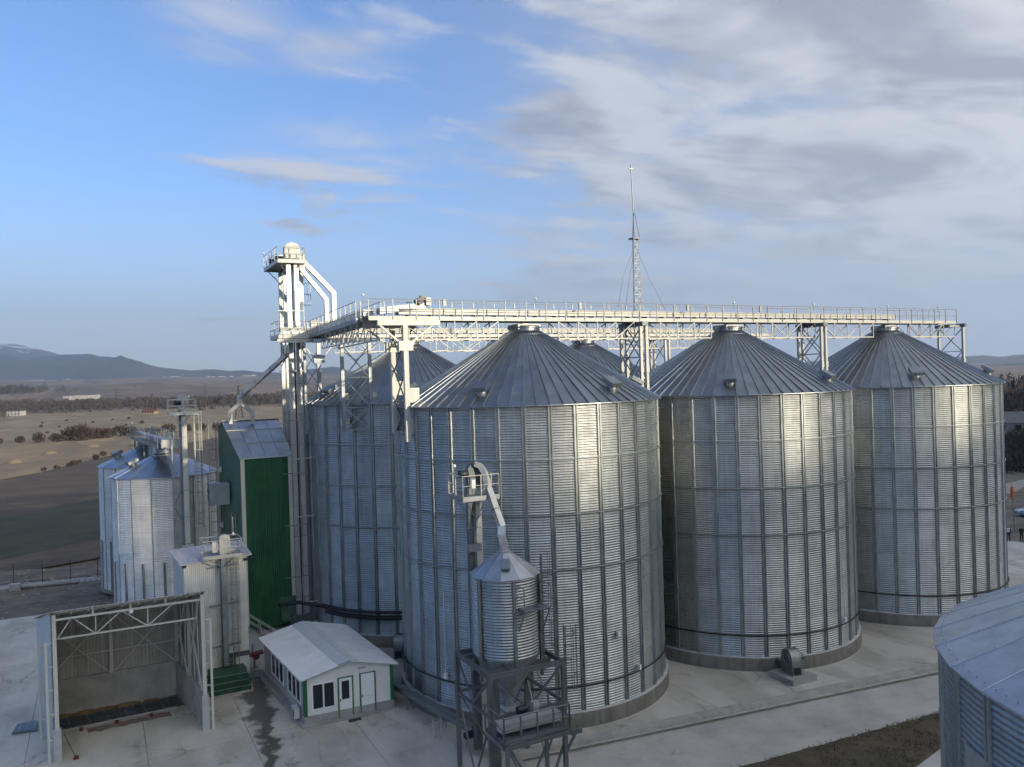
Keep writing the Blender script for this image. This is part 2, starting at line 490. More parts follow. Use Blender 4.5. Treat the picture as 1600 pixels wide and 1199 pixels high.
def duct(name, parent, pts, w, h, mat):
    """rectangular or square duct swept along a polyline, mitred at the bends"""
    pts = [Vector(p) for p in pts]
    ring = []
    for i, p in enumerate(pts):
        d0 = (p-pts[i-1]).normalized() if i else (pts[1]-p).normalized()
        d1 = (pts[i+1]-p).normalized() if i < len(pts)-1 else d0
        t = (d0+d1).normalized()
        s = Vector((0, 0, 1)).cross(d0 if abs(d0.z) < .98 else d1)
        if s.length < 1e-3: s = duct.side
        s = s.normalized(); duct.side = s
        if ring and s.dot(last) < 0: s = -s
        last = s
        u = t.cross(s).normalized()
        k = 1/max(.5, t.dot(d0))
        ring.append([p+s*w/2*sx+u*h/2*sy*k for sx, sy in ((-1, -1), (1, -1), (1, 1), (-1, 1))])
    v = [c for r in ring for c in r]
    f = [(3, 2, 1, 0)]
    for i in range(len(ring)-1):
        for j in range(4):
            a, b = 4*i+j, 4*i+(j+1) % 4
            f.append((a, b, b+4, a+4))
    e = 4*(len(ring)-1)
    f.append((e, e+1, e+2, e+3))
    return mesh(name, parent, v, f, mat)
duct.side = Vector((1, 0, 0))
def lathe(name, parent, cx, cy, prof, mat, seg=48, smooth=True, a0=0.0, a1=2*math.pi, key=None):
    """surface of revolution about a vertical axis at (cx, cy); prof is (r, z) pairs"""
    o = origin_of(parent)
    full = abs(a1-a0-2*math.pi) < 1e-6
    ns = seg if full else seg+1
    v, f = [], []
    for r, z in prof:
        for i in range(ns):
            a = a0+(a1-a0)*i/seg
            v.append((cx+r*math.cos(a)-o.x, cy+r*math.sin(a)-o.y, z-o.z))
    for j in range(len(prof)-1):
        for i in range(seg):
            b = (i+1) % ns
            f.append((j*ns+i, j*ns+b, (j+1)*ns+b, (j+1)*ns+i))
    k = key and ('lathe', key, mat)
    if k and k in MESH: me = MESH[k]
    else:
        me = new_mesh(name, v, f, mat, smooth)
        if k: MESH[k] = me
    return link(name, me, parent)
def tube(name, parent, pts, r, mat, seg=6, closed=False):
    o = origin_of(parent)
    pts = [Vector(p)-o for p in pts]
    n = len(pts)
    v, f = [], []
    for i, p in enumerate(pts):
        a = pts[(i-1) % n] if closed or i else p
        b = pts[(i+1) % n] if closed or i < n-1 else p
        t = (b-a).normalized()
        s = Vector((0, 0, 1)).cross(t)
        s = Vector((1, 0, 0)) if s.length < 1e-3 else s.normalized()
        u = t.cross(s)
        for j in range(seg):
            q = 2*math.pi*j/seg
            v.append(p+s*r*math.cos(q)+u*r*math.sin(q))
    for i in range(n if closed else n-1):
        for j in range(seg):
            k = (j+1) % seg
            i2 = (i+1) % n
            f.append((i*seg+j, i*seg+k, i2*seg+k, i2*seg+j))
    if not closed:
        f += [tuple(range(seg-1, -1, -1)), tuple((n-1)*seg+j for j in range(seg))]
    return link(name, new_mesh(name, [tuple(q) for q in v], f, mat, True), parent)
def lerp(a, b, t): return a+(b-a)*t
def smoothstep(a, b, x):
    t = min(1, max(0, (x-a)/(b-a)))
    return t*t*(3-2*t)

# ================================================================ THE SETTING
# ---- terrain: one sheet to the horizon, flat round the site, rising to low hills
def far_height(az):
    q = az - YAW_FW
    q = (q + math.pi) % (2*math.pi) - math.pi          # positive to the left of the view axis
    return 62 + 70*math.tanh(q*1.6)
YAW_FW = math.atan2(FW.y, FW.x)
def terrain_z(x, y):
    dx_, dy_ = x-CAM.x, y-CAM.y
    r = math.hypot(dx_, dy_)
    if r < 700: return -.46
    az = math.atan2(dy_, dx_)
    n = mnoise.fractal(Vector((x*.0011, y*.0011, 3.3)), 1.0, 2.0, 4)
    z = far_height(az)*smoothstep(900, 6800, r) + 16*n*smoothstep(1000, 2600, r)
    bx, by = CAM.x+2700*math.cos(bearing(255)), CAM.y+2700*math.sin(bearing(255))
    z += 22*math.exp(-((x-bx)**2+(y-by)**2)/(330**2))
    return z-.46
radii = [0, 60, 200, 400, 700, 900, 1100, 1350, 1600, 1900, 2200, 2500, 2800, 3150, 3500, 3900, 4300, 4800, 5300, 5900, 6500, 7200, 8000, 9000, 10500, 12500]
NA = 400
tv = [(CAM.x, CAM.y, -.46)]
tf = []
for r in radii[1:]:
    for i in range(NA):
        a = 2*math.pi*i/NA
        x, y = CAM.x+r*math.cos(a), CAM.y+r*math.sin(a)
        tv.append((x, y, terrain_z(x, y)))
tf += [(0, 1+i, 1+(i+1) % NA) for i in range(NA)]
for k in range(len(radii)-2):
    for i in range(NA):
        a, b = 1+k*NA+i, 1+k*NA+(i+1) % NA
        tf.append((a, a+NA, b+NA, b))
kind(mesh('ground', None, tv, tf, 'countryside', True), 'structure')

def field(name, poly, z, mat):
    o = mesh(name, None, [(x, y, z) for x, y in poly], [tuple(range(len(poly)))], mat)
    return kind(o, 'structure')
field('dry_meadow', [(-330, 720), (-60, 158), (0, 262), (80, 400), (330, 330), (420, 700), (100, 900), (-120, 900)], -.30, 'dry_grass')
field('ploughed_field', [(-110, 40), (-75, 130), (-46.3, 174.3), (-23.7, 236.8), (30, 320), (90, 250), (40, 60), (-20, 66), (-60, 50)], -.27, 'ploughed_field')
field('crop_field', [(-90, 57), (-75, 84), (-40.5, 109), (-24.8, 126.7), (40, 196), (60, 150), (-10, 92), (-25.3, 79.6), (-37, 69.5)], -.24, 'winter_crop')
field('bare_ground', [(-90, 30), (-90, 56), (-37, 62), (-25, 58), (60, 62), (160, 90), (200, 60), (150, 10), (90, -30), (66, -10), (40, 30), (-20, 30)], -.21, 'bare_dirt')
field('dirt_track', [(99, 31), (107, 35.2), (125, 38.5), (180, 48), (180, 44.5), (128, 36), (112, 33), (101, 29)], -.17, 'bare_track')

# ---- concrete yard made of cast slabs, a kerb, a road below it and a strip of turf
def kerb_y(x): return -10.1 - .109*(x+3.8)
yard = kind(mesh('yard', None, [(-80, -60, -.215), (-6.5, -60, -.215), (-6.5, -10, -.215), (75, -19, -.215), (66, 10, -.215), (40, 37, -.215), (-80, 37, -.215)], [tuple(range(7))], 'kerb_concrete'), 'structure')
def yard_slab(poly, mat='yard_concrete'):
    slab('slab', yard, poly, -.2, random.uniform(-.004, .004), mat)
g = .012
xs = [-36.5, -30, -24, -18.6, -12.8, -6.5]
for i in range(len(xs)-1):
    for j in range(-8, 6):
        y0, y1 = j*6.2, min(37, (j+1)*6.2)
        if y1 > y0+.1: yard_slab([(xs[i]+g, y0+g), (xs[i+1]-g, y0+g), (xs[i+1]-g, y1-g), (xs[i]+g, y1-g)])
for i in range(7):                                        # paler slabs on the far left of the yard
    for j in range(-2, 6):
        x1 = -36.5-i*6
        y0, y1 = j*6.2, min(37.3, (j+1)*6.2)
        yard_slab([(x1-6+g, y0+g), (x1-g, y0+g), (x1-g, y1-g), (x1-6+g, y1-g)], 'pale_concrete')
for i in range(11):
    x0, x1 = -6.5+i*6.6, -6.5+(i+1)*6.6
    if x0 > 64: continue
    rows = [None, -4.2, 2, 8.2, 14.4, 20.6, 26.8, 33] if x0 < 38 else [None, -4.2, 2, 8.4]
    for j in range(len(rows)-1):
        a0 = kerb_y(x0)+.62 if rows[j] is None else rows[j]
        a1 = kerb_y(x1)+.62 if rows[j] is None else rows[j]
        b = rows[j+1]
        yard_slab([(x0+g, a0+g), (x1-g, a1+g), (x1-g, b-g), (x0+g, b-g)])
kerb = kind(mesh('kerb', None, [(-6.5, kerb_y(-6.5), -.40), (75, kerb_y(75), -.40), (75, kerb_y(75)+.55, -.40), (-6.5, kerb_y(-6.5)+.55, -.40)], [(0, 1, 2, 3)], 'kerb_concrete'), 'structure')
for i in range(28):
    x0, x1 = -6.5+i*2.9, -6.5+(i+1)*2.9
    slab('kerb_stone', kerb, [(x0+g, kerb_y(x0)), (x1-g, kerb_y(x1)), (x1-g, kerb_y(x1)+.61), (x0+g, kerb_y(x0)+.61)], -.40, .010, 'kerb_concrete')
field('road', [(-6.5, -9.7), (-6.5, -60), (120, -60), (120, -23), (75, -18)], -.405, 'road_concrete')
def turf_far(x): return -16.1 - .062*(x-1.66)
turf_v, turf_f = [], []
NX, NY = 150, 26
for j in range(NY+1):
    for i in range(NX+1):
        x = -4+i*.36
        yn, yf = -23.1+.235*(x-1.0), turf_far(x)
        f = j/NY
        jag = .16*mnoise.noise(Vector((x*2.1, 0, 0)))+.10*mnoise.noise(Vector((x*7, 2, 0)))
        y = lerp(min(yn, yf-.2), yf+jag, f)
        z = -.40 + (.0 if j in (0, NY) else .05+.05*mnoise.fractal(Vector((x*1.6, y*1.6, 0)), 1, 2, 4))
        turf_v.append((x, y, z))
for j in range(NY):
    for i in range(NX):
        a = j*(NX+1)+i
        turf_f.append((a, a+1, a+NX+2, a+NX+1))
kind(mesh('turf_strip', None, turf_v, turf_f, 'worn_turf', True), 'structure')
# blades and dead tufts on the strip
bv, bf = [], []
rg = random.Random(3)
for k in range(16000):
    x = rg.uniform(-2, 44)
    yn, yf = min(-23.1+.235*(x-1.0), turf_far(x)-.2), turf_far(x)
    y = lerp(yn, yf+.08, rg.random())
    if mnoise.noise(Vector((x*.8, y*.8, 5))) < -.12: continue
    a = rg.uniform(0, 6.28); h = rg.uniform(.05, .13); w = .02
    lx, ly = rg.uniform(-.06, .06), rg.uniform(-.06, .06)
    b = len(bv)
    bv += [(x-w*math.cos(a), y-w*math.sin(a), -.37), (x+w*math.cos(a), y+w*math.sin(a), -.37), (x+lx, y+ly, -.35+h)]
    bf.append((b, b+1, b+2))
tf_ = mesh('turf_grass', None, bv, bf, 'worn_turf')
kind(tag(tf_, 'short brown winter grass on the strip beside the concrete road', 'grass'), 'stuff')

# ---- mountains on the skyline
def interp(pts, x):
    if x <= pts[0][0]: return pts[0][1]
    for (x0, y0), (x1, y1) in zip(pts, pts[1:]):
        if x <= x1: return lerp(y0, y1, (x-x0)/(x1-x0))
    return pts[-1][1]
def mountains(name, prof, D, depth, foot, mat, u0, u1, du, relief, seed):
    rows = 14
    us = []
    u = u0
    while u <= u1+.01:
        us.append(u); u += du
    v, f = [], []
    for j in range(rows+1):
        q = j/rows
        for u in us:
            yh = 616.5-.03015*u
            d = sight(u, yh)
            top = 20 + (yh - interp(prof, u))/FPX*D/ max(.2, d.dot(FW)) * d.dot(FW) 
            hx = math.hypot(d.x, d.y)
            r = D - depth + depth*1.5*q
            x, y = CAM.x+d.x/hx*r/max(.55, d.dot(FW)), CAM.y+d.y/hx*r/max(.55, d.dot(FW))
            shape = smoothstep(0, .667, q) if q < .667 else 1-smoothstep(.667, 1, q)*.7
            n = mnoise.ridged_multi_fractal(Vector((x*.0006, y*.0006, seed)), 1.0, 2.1, 5, 1.0, 2.0)
            edge = 1-abs(shape*2-1)
            z = lerp(foot, top, shape) + relief*(n-1.0)*edge
            if abs(q-.667) < .05: z = top + relief*.06*mnoise.noise(Vector((u*.11, seed, 0)))
            v.append((x, y, z))
    n = len(us)
    for j in range(rows):
        for i in range(n-1):
            a = j*n+i
            f.append((a, a+1, a+n+1, a+n))
    return kind(mesh(name, None, v, f, mat, True), 'structure')
mountains('snowy_mountain', [(-500, 560), (-160, 530), (-60, 520), (0, 538), (22, 536), (60, 545), (92, 553), (150, 566), (260, 590)], 11400, 2600, 100, 'mountain_snow', -420, 260, 10, 260, 1.7)
mountains('wooded_mountain', [(-500, 580), (-120, 548), (0, 553), (25, 558), (45, 560), (100, 555), (142, 553), (165, 558), (205, 560), (230, 569), (250, 574), (300, 579), (335, 577), (370, 583), (420, 586), (480, 590), (560, 596)], 9000, 2300, 90, 'mountain_forest', -420, 560, 10, 190, 4.1)
mountains('low_hills', [(420, 592), (470, 588), (500, 584), (535, 579), (570, 582), (640, 580), (700, 577), (760, 575), (860, 576), (1000, 572), (1150, 570), (1300, 566), (1420, 562), (1500, 558), (1535, 556), (1565, 558.5), (1605, 557), (1700, 560), (2200, 572)], 9600, 2600, 30, 'mountain_forest', 420, 2200, 12, 90, 8.8)
mountains('wooded_slope', [(1300, 590), (1450, 582), (1540, 571), (1575, 569), (1610, 567), (1700, 566), (2000, 575)], 5200, 1500, 0, 'mountain_forest', 1300, 2000, 12, 40, 6.2)

# ---- unseen ridge added behind the camera to keep low sun off the yard
hv, hf = [], []
HD = 330.0
sx, sy = math.cos(SUN_AZ), math.sin(SUN_AZ)
for j in range(13):
    q = (j-6)/6
    for i in range(61):
        w = (i-30)*26
        x = sx*(HD+q*150) - sy*w
        y = sy*(HD+q*150) + sx*w
        taper = 1-smoothstep(.62, 1.0, abs(i-30)/30)
        top = 76.5 + 2.2*mnoise.fractal(Vector((w*.012, q*2, 9.1)), 1, 2, 4)
        z = -.5 + top*taper*(1-abs(q))**.8*(1 if abs(q) < 1 else 0)
        hv.append((x, y, z))
for j in range(12):
    for i in range(60):
        a = j*61+i
        hf.append((a, a+1, a+62, a+61))
kind(mesh('shade_hill', None, hv, hf, 'countryside', True), 'structure')

# ================================================================ SILOS
def corrugated_panel(key, R, z0, z1, half, pitch, amp, mat, cols=3, sub=6):
    """one bay of wall sheet, centred on the +X axis of the silo, corrugated up its height"""
    k = ('panel', key)
    if k in MESH: return MESH[k]
    nw = round((z1-z0)/pitch)
    rows = nw*sub
    v, f = [], []
    for i in range(rows+1):
        z = lerp(z0, z1, i/rows)
        r = R+amp*math.sin(2*math.pi*i/sub)
        for c in range(cols):
            a = lerp(-half, half, c/(cols-1))
            v.append((r*math.cos(a), r*math.sin(a), z))
    for i in range(rows):
        for c in range(cols-1):
            b = i*cols+c
            f.append((b, b+1, b+cols+1, b+cols))
    MESH[k] = new_mesh('wall_panel', v, f, mat, True)
    return MESH[k]
def stiffener_mesh(key, R, z0, z1, wid, dep, mat, splice=2.24):
    k = ('stiff', key)
    if k in MESH: return MESH[k]
    w = wid/2
    prof = [(-w, .0), (-w, dep*.35), (-w*.82, dep), (-w*.36, dep), (-w*.24, dep*.45), (w*.24, dep*.45), (w*.36, dep), (w*.82, dep), (w, dep*.35), (w, .0)]
    v, f = [], []
    n = len(prof)
    zs = [z0]
    z = z0+splice*.6
    while z < z1-.3:
        zs += [z-.06, z-.059, z+.059, z+.06]; z += splice
    zs.append(z1)
    for i, z in enumerate(zs):
        grow = .022 if i % 4 in (2, 3) and 0 < i < len(zs)-1 else 0
        for y, h in prof:
            v.append((R-.02+h+(grow if h > .01 else 0), y*(1+grow), z))
    for i in range(len(zs)-1):
        for j in range(n-1):
            b = i*n+j
            f.append((b, b+1, b+n+1, b+n))
    f.append(tuple(range(n-1, -1, -1)))
    f.append(tuple((len(zs)-1)*n+j for j in range(n)))
    MESH[k] = new_mesh('stiffener', v, f, mat)
    return MESH[k]
def roof_sheet_mesh(key, r0, z0, r1, z1, half, rib, mat, ribh=.075):
    """one sector of a cone roof with a standing rib along one edge and a turned-down eave lip"""
    k = ('roof', key)
    if k in MESH: return MESH[k]
    v, f = [], []
    def P(r, z, a, dy=0.0, up=0.0):
        L = math.hypot(r0-r1, z1-z0)
        nx, nz = (z1-z0)/L, (r0-r1)/L
        x, y = r*math.cos(a), r*math.sin(a)
        return (x-dy*math.sin(a)+nx*up*math.cos(a), y+dy*math.cos(a)+nx*up*math.sin(a), z+nz*up)
    for r, z in ((r0, z0), (r1, z1)):
        e = 1.0 if r == r0 else .45
        v += [P(r, z, -half), P(r, z, half), P(r, z, half, -rib*e, 0), P(r, z, half, -rib*e*.75, ribh*e), P(r, z, half, rib*e*.75, ribh*e), P(r, z, half, rib*e, 0), P(r, z, half, rib*e, -.04), P(r, z, -half, 0, -.04)]
    f = [(0, 2, 10, 8), (2, 3, 11, 10), (3, 4, 12, 11), (4, 5, 13, 12), (0, 7, 2), (2, 7, 6), (2, 6, 5), (2, 5, 4), (2, 4, 3), (8, 10, 15), (7, 15, 14, 6)]
    b = len(v)
    lip = .045
    v += [P(r0, z0, -half, 0, -.001), P(r0, z0, half, 0, -.001), P(r0+.005, z0-lip, -half), P(r0+.005, z0-lip, half)]
    f.append((b, b+2, b+3, b+1))
    MESH[k] = new_mesh('roof_sheet', v, f, mat)
    return MESH[k]
def ring_pts(cx, cy, r, z, n=72):
    return [(cx+r*math.cos(2*math.pi*i/n), cy+r*math.sin(2*math.pi*i/n), z) for i in range(n)]
def keyed_ring(name, parent, key, r, z, rr, mat):
    k = ('ring', key)
    if k not in MESH:
        o = tube(name, parent, [Vector(p)+origin_of(parent) for p in ring_pts(0, 0, r, 0)], rr, mat, 6, True)
        MESH[k] = o.data
        o.matrix_basis = Matrix.Translation((0, 0, z))
        return o
    return link(name, MESH[k], parent, Matrix.Translation((0, 0, z)))
RZ = lambda a: Matrix.Rotation(a, 4, 'Z')

RW, ZW, ZE, ZC = 8.70, .91, 18.60, 23.30
def roof_vent(silo, cx, cy, ang, r, slope_z, slope):
    """short round neck with a box hood tilted along the roof"""
    x, y = cx+r*math.cos(ang), cy+r*math.sin(ang)
    v = link('roof_vent', None, silo)
    rod('neck', v, (x, y, slope_z-.25), (x, y, slope_z+.42), .30, 'zinc_rib', 14)
    out = Vector((math.cos(ang), math.sin(ang), 0)); sd = Vector((-out.y, out.x, 0))
    c = Vector((x, y, slope_z+.50)) + out*.06
    ax = (out*math.cos(slope) - Vector((0, 0, 1))*math.sin(slope)); up = ax.cross(sd)*-1
    if up.z < 0: up = -up
    q = [c+ax*a*.46+sd*b*.44 for a, b in ((-1, -1), (1, -1), (1, 1), (-1, 1))]
    hexa('hood', v, [p-up*.20 for p in q], [p+up*.07 for p in q], 'zinc_roof')
    return v
def big_silo(x, y, label, phase=.5, vents=(), ladder=None, group='large grain silos', cable=True):
    s = thing('grain_silo', (x, y, 0), label, 'silo', group)
    # concrete ring base with a pale ledge
    lathe('base', s, x, y, [(8.97, 0), (8.97, ZW-.06), (8.94, ZW-.03), (8.3, ZW-.03)], 'base_concrete', 72, True, key='bigbase')
    lathe('ledge', s, x, y, [(8.955, ZW-.035), (8.955, ZW-.012), (8.45, ZW-.005)], 'ledge_concrete', 72, True, key='bigledge')
    pm = corrugated_panel('big', RW, ZW-.02, ZE, rad(5.0), .150, .027, 'zinc_wall')
    sm = stiffener_mesh('big', RW, ZW-.01, ZE-.03, .29, .10, 'zinc_rib')
    for i in range(36):
        link('wall_panel', pm, s, RZ(rad(phase+5+10*i)))
    for i in range(36):
        link('stiffener', sm, s, RZ(rad(phase+10*i)))
    rm = roof_sheet_mesh('big', 8.98, ZE-.02, .95, ZC+.05, rad(2.5), .045, 'zinc_roof')
    for i in range(72):
        link('roof_sheet', rm, s, RZ(rad(phase+2.5+5*i)))
    for z in (15.45, 12.25, 9.10):
        keyed_ring('wind_ring', s, 'bigwind', RW+.125, z, .042, 'zinc_rib')
    if cable: keyed_ring('cable', s, 'bigcable', RW+.13, 2.35, .045, 'black_cable')
    # peak: collar, cap ring and the inlet box below the gallery
    lathe('peak_collar', s, x, y, [(1.5, 22.98), (1.5, 23.06), (1.28, 23.18), (1.05, 23.30), (1.05, 23.50), (1.16, 23.50), (1.16, 23.58), (.0, 23.60)], 'zinc_roof', 32, False, key='bigcollar')
    fr = box('inlet_frame', s, (x-.85, y-.75, 23.66), (x+.85, y+.75, 23.76), 'steel_pale')
    for sx_ in (-.8, .8):
        for sy_ in (-.7, .7):
            box('inlet_leg', s, (x+sx_-.06, y+sy_-.06, 23.42), (x+sx_+.06, y+sy_+.06, 23.68), 'steel_frame')
    box('inlet_chute', s, (x-.22, y-.22, 23.58), (x+.22, y+.22, 23.97), 'zinc_duct')
    for a in vents:
        r = 7.75
        roof_vent(s, x, y, rad(a), r, ZE+(8.98-r)*(ZC-ZE)/(8.03), math.atan2(ZC-ZE, 8.03))
    return s
S1 = big_silo(0, 0, 'largest looking corrugated silo, standing right behind the small hopper bin', .5, (222, 284, 342, 42, 102, 162))
S2 = big_silo(17.98, 0, 'corrugated silo with the blower fan at its foot, middle of the front row', .5, (228, 288, 348, 48, 108, 168))
S3 = big_silo(35.92, 0, 'corrugated silo at the far end of the front row, beside the two standing people', .5, (234, 296, 354, 54, 114, 174))
S0 = big_silo(-1.76, 18.2, 'dark shaded silo behind the white cabin and beside the tall elevator tower', .5, (196, 256, 316, 16, 72, 136))
S4 = big_silo(16.2, 18.2, 'silo showing only its roof tip behind the front row, under the gallery', .5, (200, 260, 320))

# ---- small pale silos on the left
def small_silo(x, y, R, ze, label, phase, vents):
    s = thing('small_silo', (x, y, 0), label, 'silo', 'small pale silos')
    lathe('base', s, x, y, [(R+.2, 0), (R+.2, .32), (R-.2, .34)], 'base_concrete', 48, True, key='smallbase')
    nb = 16
    h = math.pi/nb
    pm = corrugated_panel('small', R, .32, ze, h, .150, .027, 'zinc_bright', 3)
    sm = stiffener_mesh('small', R, .33, ze-.05, .10, .05, 'zinc_rib')
    sl_ = stiffener_mesh('smalllow', R, .33, 5.2, .22, .10, 'zinc_rib')
    for i in range(nb):
        link('wall_panel', pm, s, RZ(phase+h+2*h*i))
    for i in range(nb):
        link('stiffener', sm, s, RZ(phase+2*h*i))
        link('lower_stiffener', sl_, s, RZ(phase+2*h*i+h))
    rm = roof_sheet_mesh('small', R+.16, ze-.02, .7, ze+1.75, h, .02, 'zinc_roof_pale', .02)
    for i in range(nb):
        link('roof_sheet', rm, s, RZ(phase+h+2*h*i))
    lathe('peak_collar', s, x, y, [(.95, ze+1.62), (.95, ze+1.70), (.72, ze+1.80), (.72, ze+2.2), (0, ze+2.22)], 'zinc_roof', 24, False, key='smallcollar')
    for a in vents:
        r = R*.62
        roof_vent(s, x, y, rad(a), r, ze+(R+.16-r)*1.75/(R-.54), math.atan2(1.75, R-.54))
    return s
small_silo(-20.55, 31.85, 4.45, 12.55, 'bright small silo in front, partly behind the cream elevator shaft building', rad(4), (195,))
small_silo(-21.5, 44.1, 4.45, 12.55, 'bluish small silo mostly hidden behind the brighter small silo', rad(4), (195,))

# ---- silo in the near corner, seen from just above its eave
CX, CY, CR, CZ = -1.4, -41.38, 8.42, 13.0
s = thing('corner_silo', (CX, CY, 0), 'silo in the near lower corner with a pale smooth cone roof', 'silo')
lathe('base', s, CX, CY, [(8.75, -.3), (8.75, .5), (8.2, .52)], 'base_concrete', 72)
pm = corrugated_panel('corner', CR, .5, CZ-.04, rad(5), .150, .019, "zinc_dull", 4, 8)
sm = stiffener_mesh('corner', CR, .5, CZ-.06, .22, .08, 'zinc_rib')
rm = roof_sheet_mesh('corner', CR+.16, CZ, 1.0, CZ+3.6, rad(5), .03, 'zinc_roof_pale', .018)
bolt = rod_mesh('steel_dark', 6)
for i in range(36):
    a = rad(2.3+10*i)
    link('wall_panel', pm, s, RZ(a+rad(5)))
    link('stiffener', sm, s, RZ(a))
    link('roof_sheet', rm, s, RZ(a+rad(5)))
bv, bf = [], []
for i in range(36):
    a = rad(2.3+10*i)
    pts = [(r, a) for r in (7.6, 6.2, 4.9, 3.6)] + [(8.40, a+rad(10*q)) for q in (.15, .38, .62, .85)]
    for r, b in pts:
        z = CZ+(CR+.16-r)*3.6/(CR-.84)+.012
        cx_, cy_ = CX+r*math.cos(b)*(math.cos(rad(5)) if b != a else 1), CY+r*math.sin(b)*(math.cos(rad(5)) if b != a else 1)
        k = len(bv)
        for j in range(5):
            q = 2*math.pi*j/5
            bv.append((cx_+.022*math.cos(q), cy_+.022*math.sin(q), z+.004))
        bv.append((cx_, cy_, z+.022))
        bf += [(k+j, k+(j+1) % 5, k+5) for j in range(5)]
bo = mesh('roof_bolts', s, bv, bf, 'steel_dark')
kind(bo, 'stuff')
lathe('peak_collar', s, CX, CY, [(1.1, CZ+3.5), (1.1, CZ+3.9), (0, CZ+4.0)], 'zinc_roof_pale', 24, False)
keyed_ring('wind_ring', s, 'cw', CR+.11, 8.6, .04, 'zinc_rib')
keyed_ring('wind_ring', s, 'cw2', CR+.11, 4.6, .04, 'zinc_rib')

# ================================================================ GALLERIES, SUPPORT FRAMES, MAST
def railing(parent, a, b, h, step, post, rail, mid=True, toe=None, r=.028, name='railing_post', square=.05):
    """posts, handrail and knee rail along the straight line a-b at floor level"""
    a, b = Vector(a), Vector(b)
    parent = link('railing', None, parent)
    name = 'post'
    L = (b-a).length
    n = max(1, round(L/step))
    for i in range(n+1):
        p = a.lerp(b, i/n)
        beam(name, parent, p, p+Vector((0, 0, h)), square, square, post)
    rod('handrail', parent, a+Vector((0, 0, h)), b+Vector((0, 0, h)), r, rail, 8)
    if mid: rod('knee_rail', parent, a+Vector((0, 0, h*.52)), b+Vector((0, 0, h*.52)), r*.8, rail, 8)
    if toe: beam('toe_board', parent, a+Vector((0, 0, .07)), b+Vector((0, 0, .07)), .02, .14, toe)
def lamp(parent, p, h=.5):
    """small white round lamp on a thin stalk"""
    p = Vector(p)
    parent = link('lamp', None, parent)
    st = rod('lamp_stalk', parent, p, p+Vector((0, 0, h)), .018, 'rail_grey', 6)
    o = origin_of(parent)
    k = ('bulb',)
    if k not in MESH:
        bm = bmesh.new(); bmesh.ops.create_icosphere(bm, subdivisions=2, radius=.095)
        me = bpy.data.meshes.new('lamp_globe'); bm.to_mesh(me); bm.free()
        me.materials.append(MATS['white_plastic'])
        me.polygons.foreach_set('use_smooth', [True]*len(me.polygons)); MESH[k] = me
    link('lamp_globe', MESH[k], parent, Matrix.Translation(p+Vector((0, 0, h+.08))-o))

ZD = 24.20                                   # deck level of the galleries
def gallery(name, y, x0, x1, spans, conveyor, label, group, front=True):
    g_ = thing(name, ((x0+x1)/2, y, 22.6), label, 'conveyor gallery', group)
    hw = .75
    n = max(1, round((x1-x0)/6.2))
    for sd in (-1, 1):
        for i in range(n):
            a, b = lerp(x0, x1, i/n)+.006, lerp(x0, x1, (i+1)/n)-.006
            beam('side_beam', g_, (a, y+sd*hw, 24.07), (b, y+sd*hw, 24.07), .09, .26, 'steel_pale')
    nd = round((x1-x0)/1.55)
    for i in range(nd):
        box('deck_plate', g_, (lerp(x0, x1, i/nd)+.01, y-hw+.05, ZD-.05), (lerp(x0, x1, (i+1)/nd)-.01, y+hw-.05, ZD-.02), 'steel_frame')
    for sd, pm_ in ((-1, 'rail_grey'), (1, 'steel_pale')):
        railing(g_, (x0, y+sd*(hw+.07), 24.0), (x1, y+sd*(hw+.07), 24.0), 1.24, 1.55, pm_, 'rail_grey' if sd < 0 else 'steel_frame', True, None, .024, 'railing_post', .055)
    c0, c1 = conveyor
    nc = round((c1-c0)/3.0)
    for i in range(nc):
        a, b = lerp(c0, c1, i/nc), lerp(c0, c1, (i+1)/nc)
        t_ = box('conveyor_trough', g_, (a+.01, y-.28, 24.36), (b-.01, y+.42, 24.70), 'steel_pale')
        box('trough_cover', g_, (a+.004, y-.33, 24.70), (b-.004, y+.47, 24.745), 'steel_pale')
        box('trough_flange', g_, (b-.05, y-.36, 24.34), (b+.05, y-.284, 24.76), 'steel_cream')
        for q in (.25, .75):
            box('trough_foot', g_, (lerp(a, b, q)-.10, y-.24, ZD-.02), (lerp(a, b, q)+.10, y+.38, 24.36), 'steel_dark')
    # lattice truss under the deck, broken where it meets the silo peaks
    zb = 22.76
    for a, b in spans:
        m = max(2, round(abs(b-a)/1.45))
        for sd in (-1, 1):
            yy = y+sd*(hw-.08)
            beam('truss_chord', g_, (a, yy, zb), (b, yy, zb), .085, .085, 'steel_pale')
            for i in range(m+1):
                xx = lerp(a, b, i/m)
                beam('truss_vertical', g_, (xx, yy, zb+.04), (xx, yy, 23.94), .06, .06, 'steel_pale')
                if i < m:
                    xn = lerp(a, b, (i+1)/m)
                    lo, hi = (xx, xn) if i >= m/2 else (xn, xx)
                    beam('truss_diagonal', g_, (lo, yy, zb+.05), (hi, yy, 23.92), .055, .055, 'steel_pale' if sd < 0 else 'steel_frame')
        for i in range(m):
            xx, xn = lerp(a, b, i/m), lerp(a, b, (i+1)/m)
            beam('wind_brace', g_, (xx, y-hw+.14, zb), (xn, y+hw-.14, zb), .04, .04, 'steel_frame')
    return g_
fg = gallery('conveyor_gallery', 0, -11.1, 44.6, [(-8.5, -2.3), (2.3, 8.6), (9.3, 15.7), (20.3, 26.7), (27.3, 33.6), (38.3, 44.5)], (-9.0, 37.0), 'long cream conveyor gallery with railings running over the peaks of the front silos', 'conveyor galleries')
for p in (-10.9, 1.4, 10.4, 19.4, 28.2, 37.4, 44.4):
    lamp(fg, (p, .82, 25.1), .45)
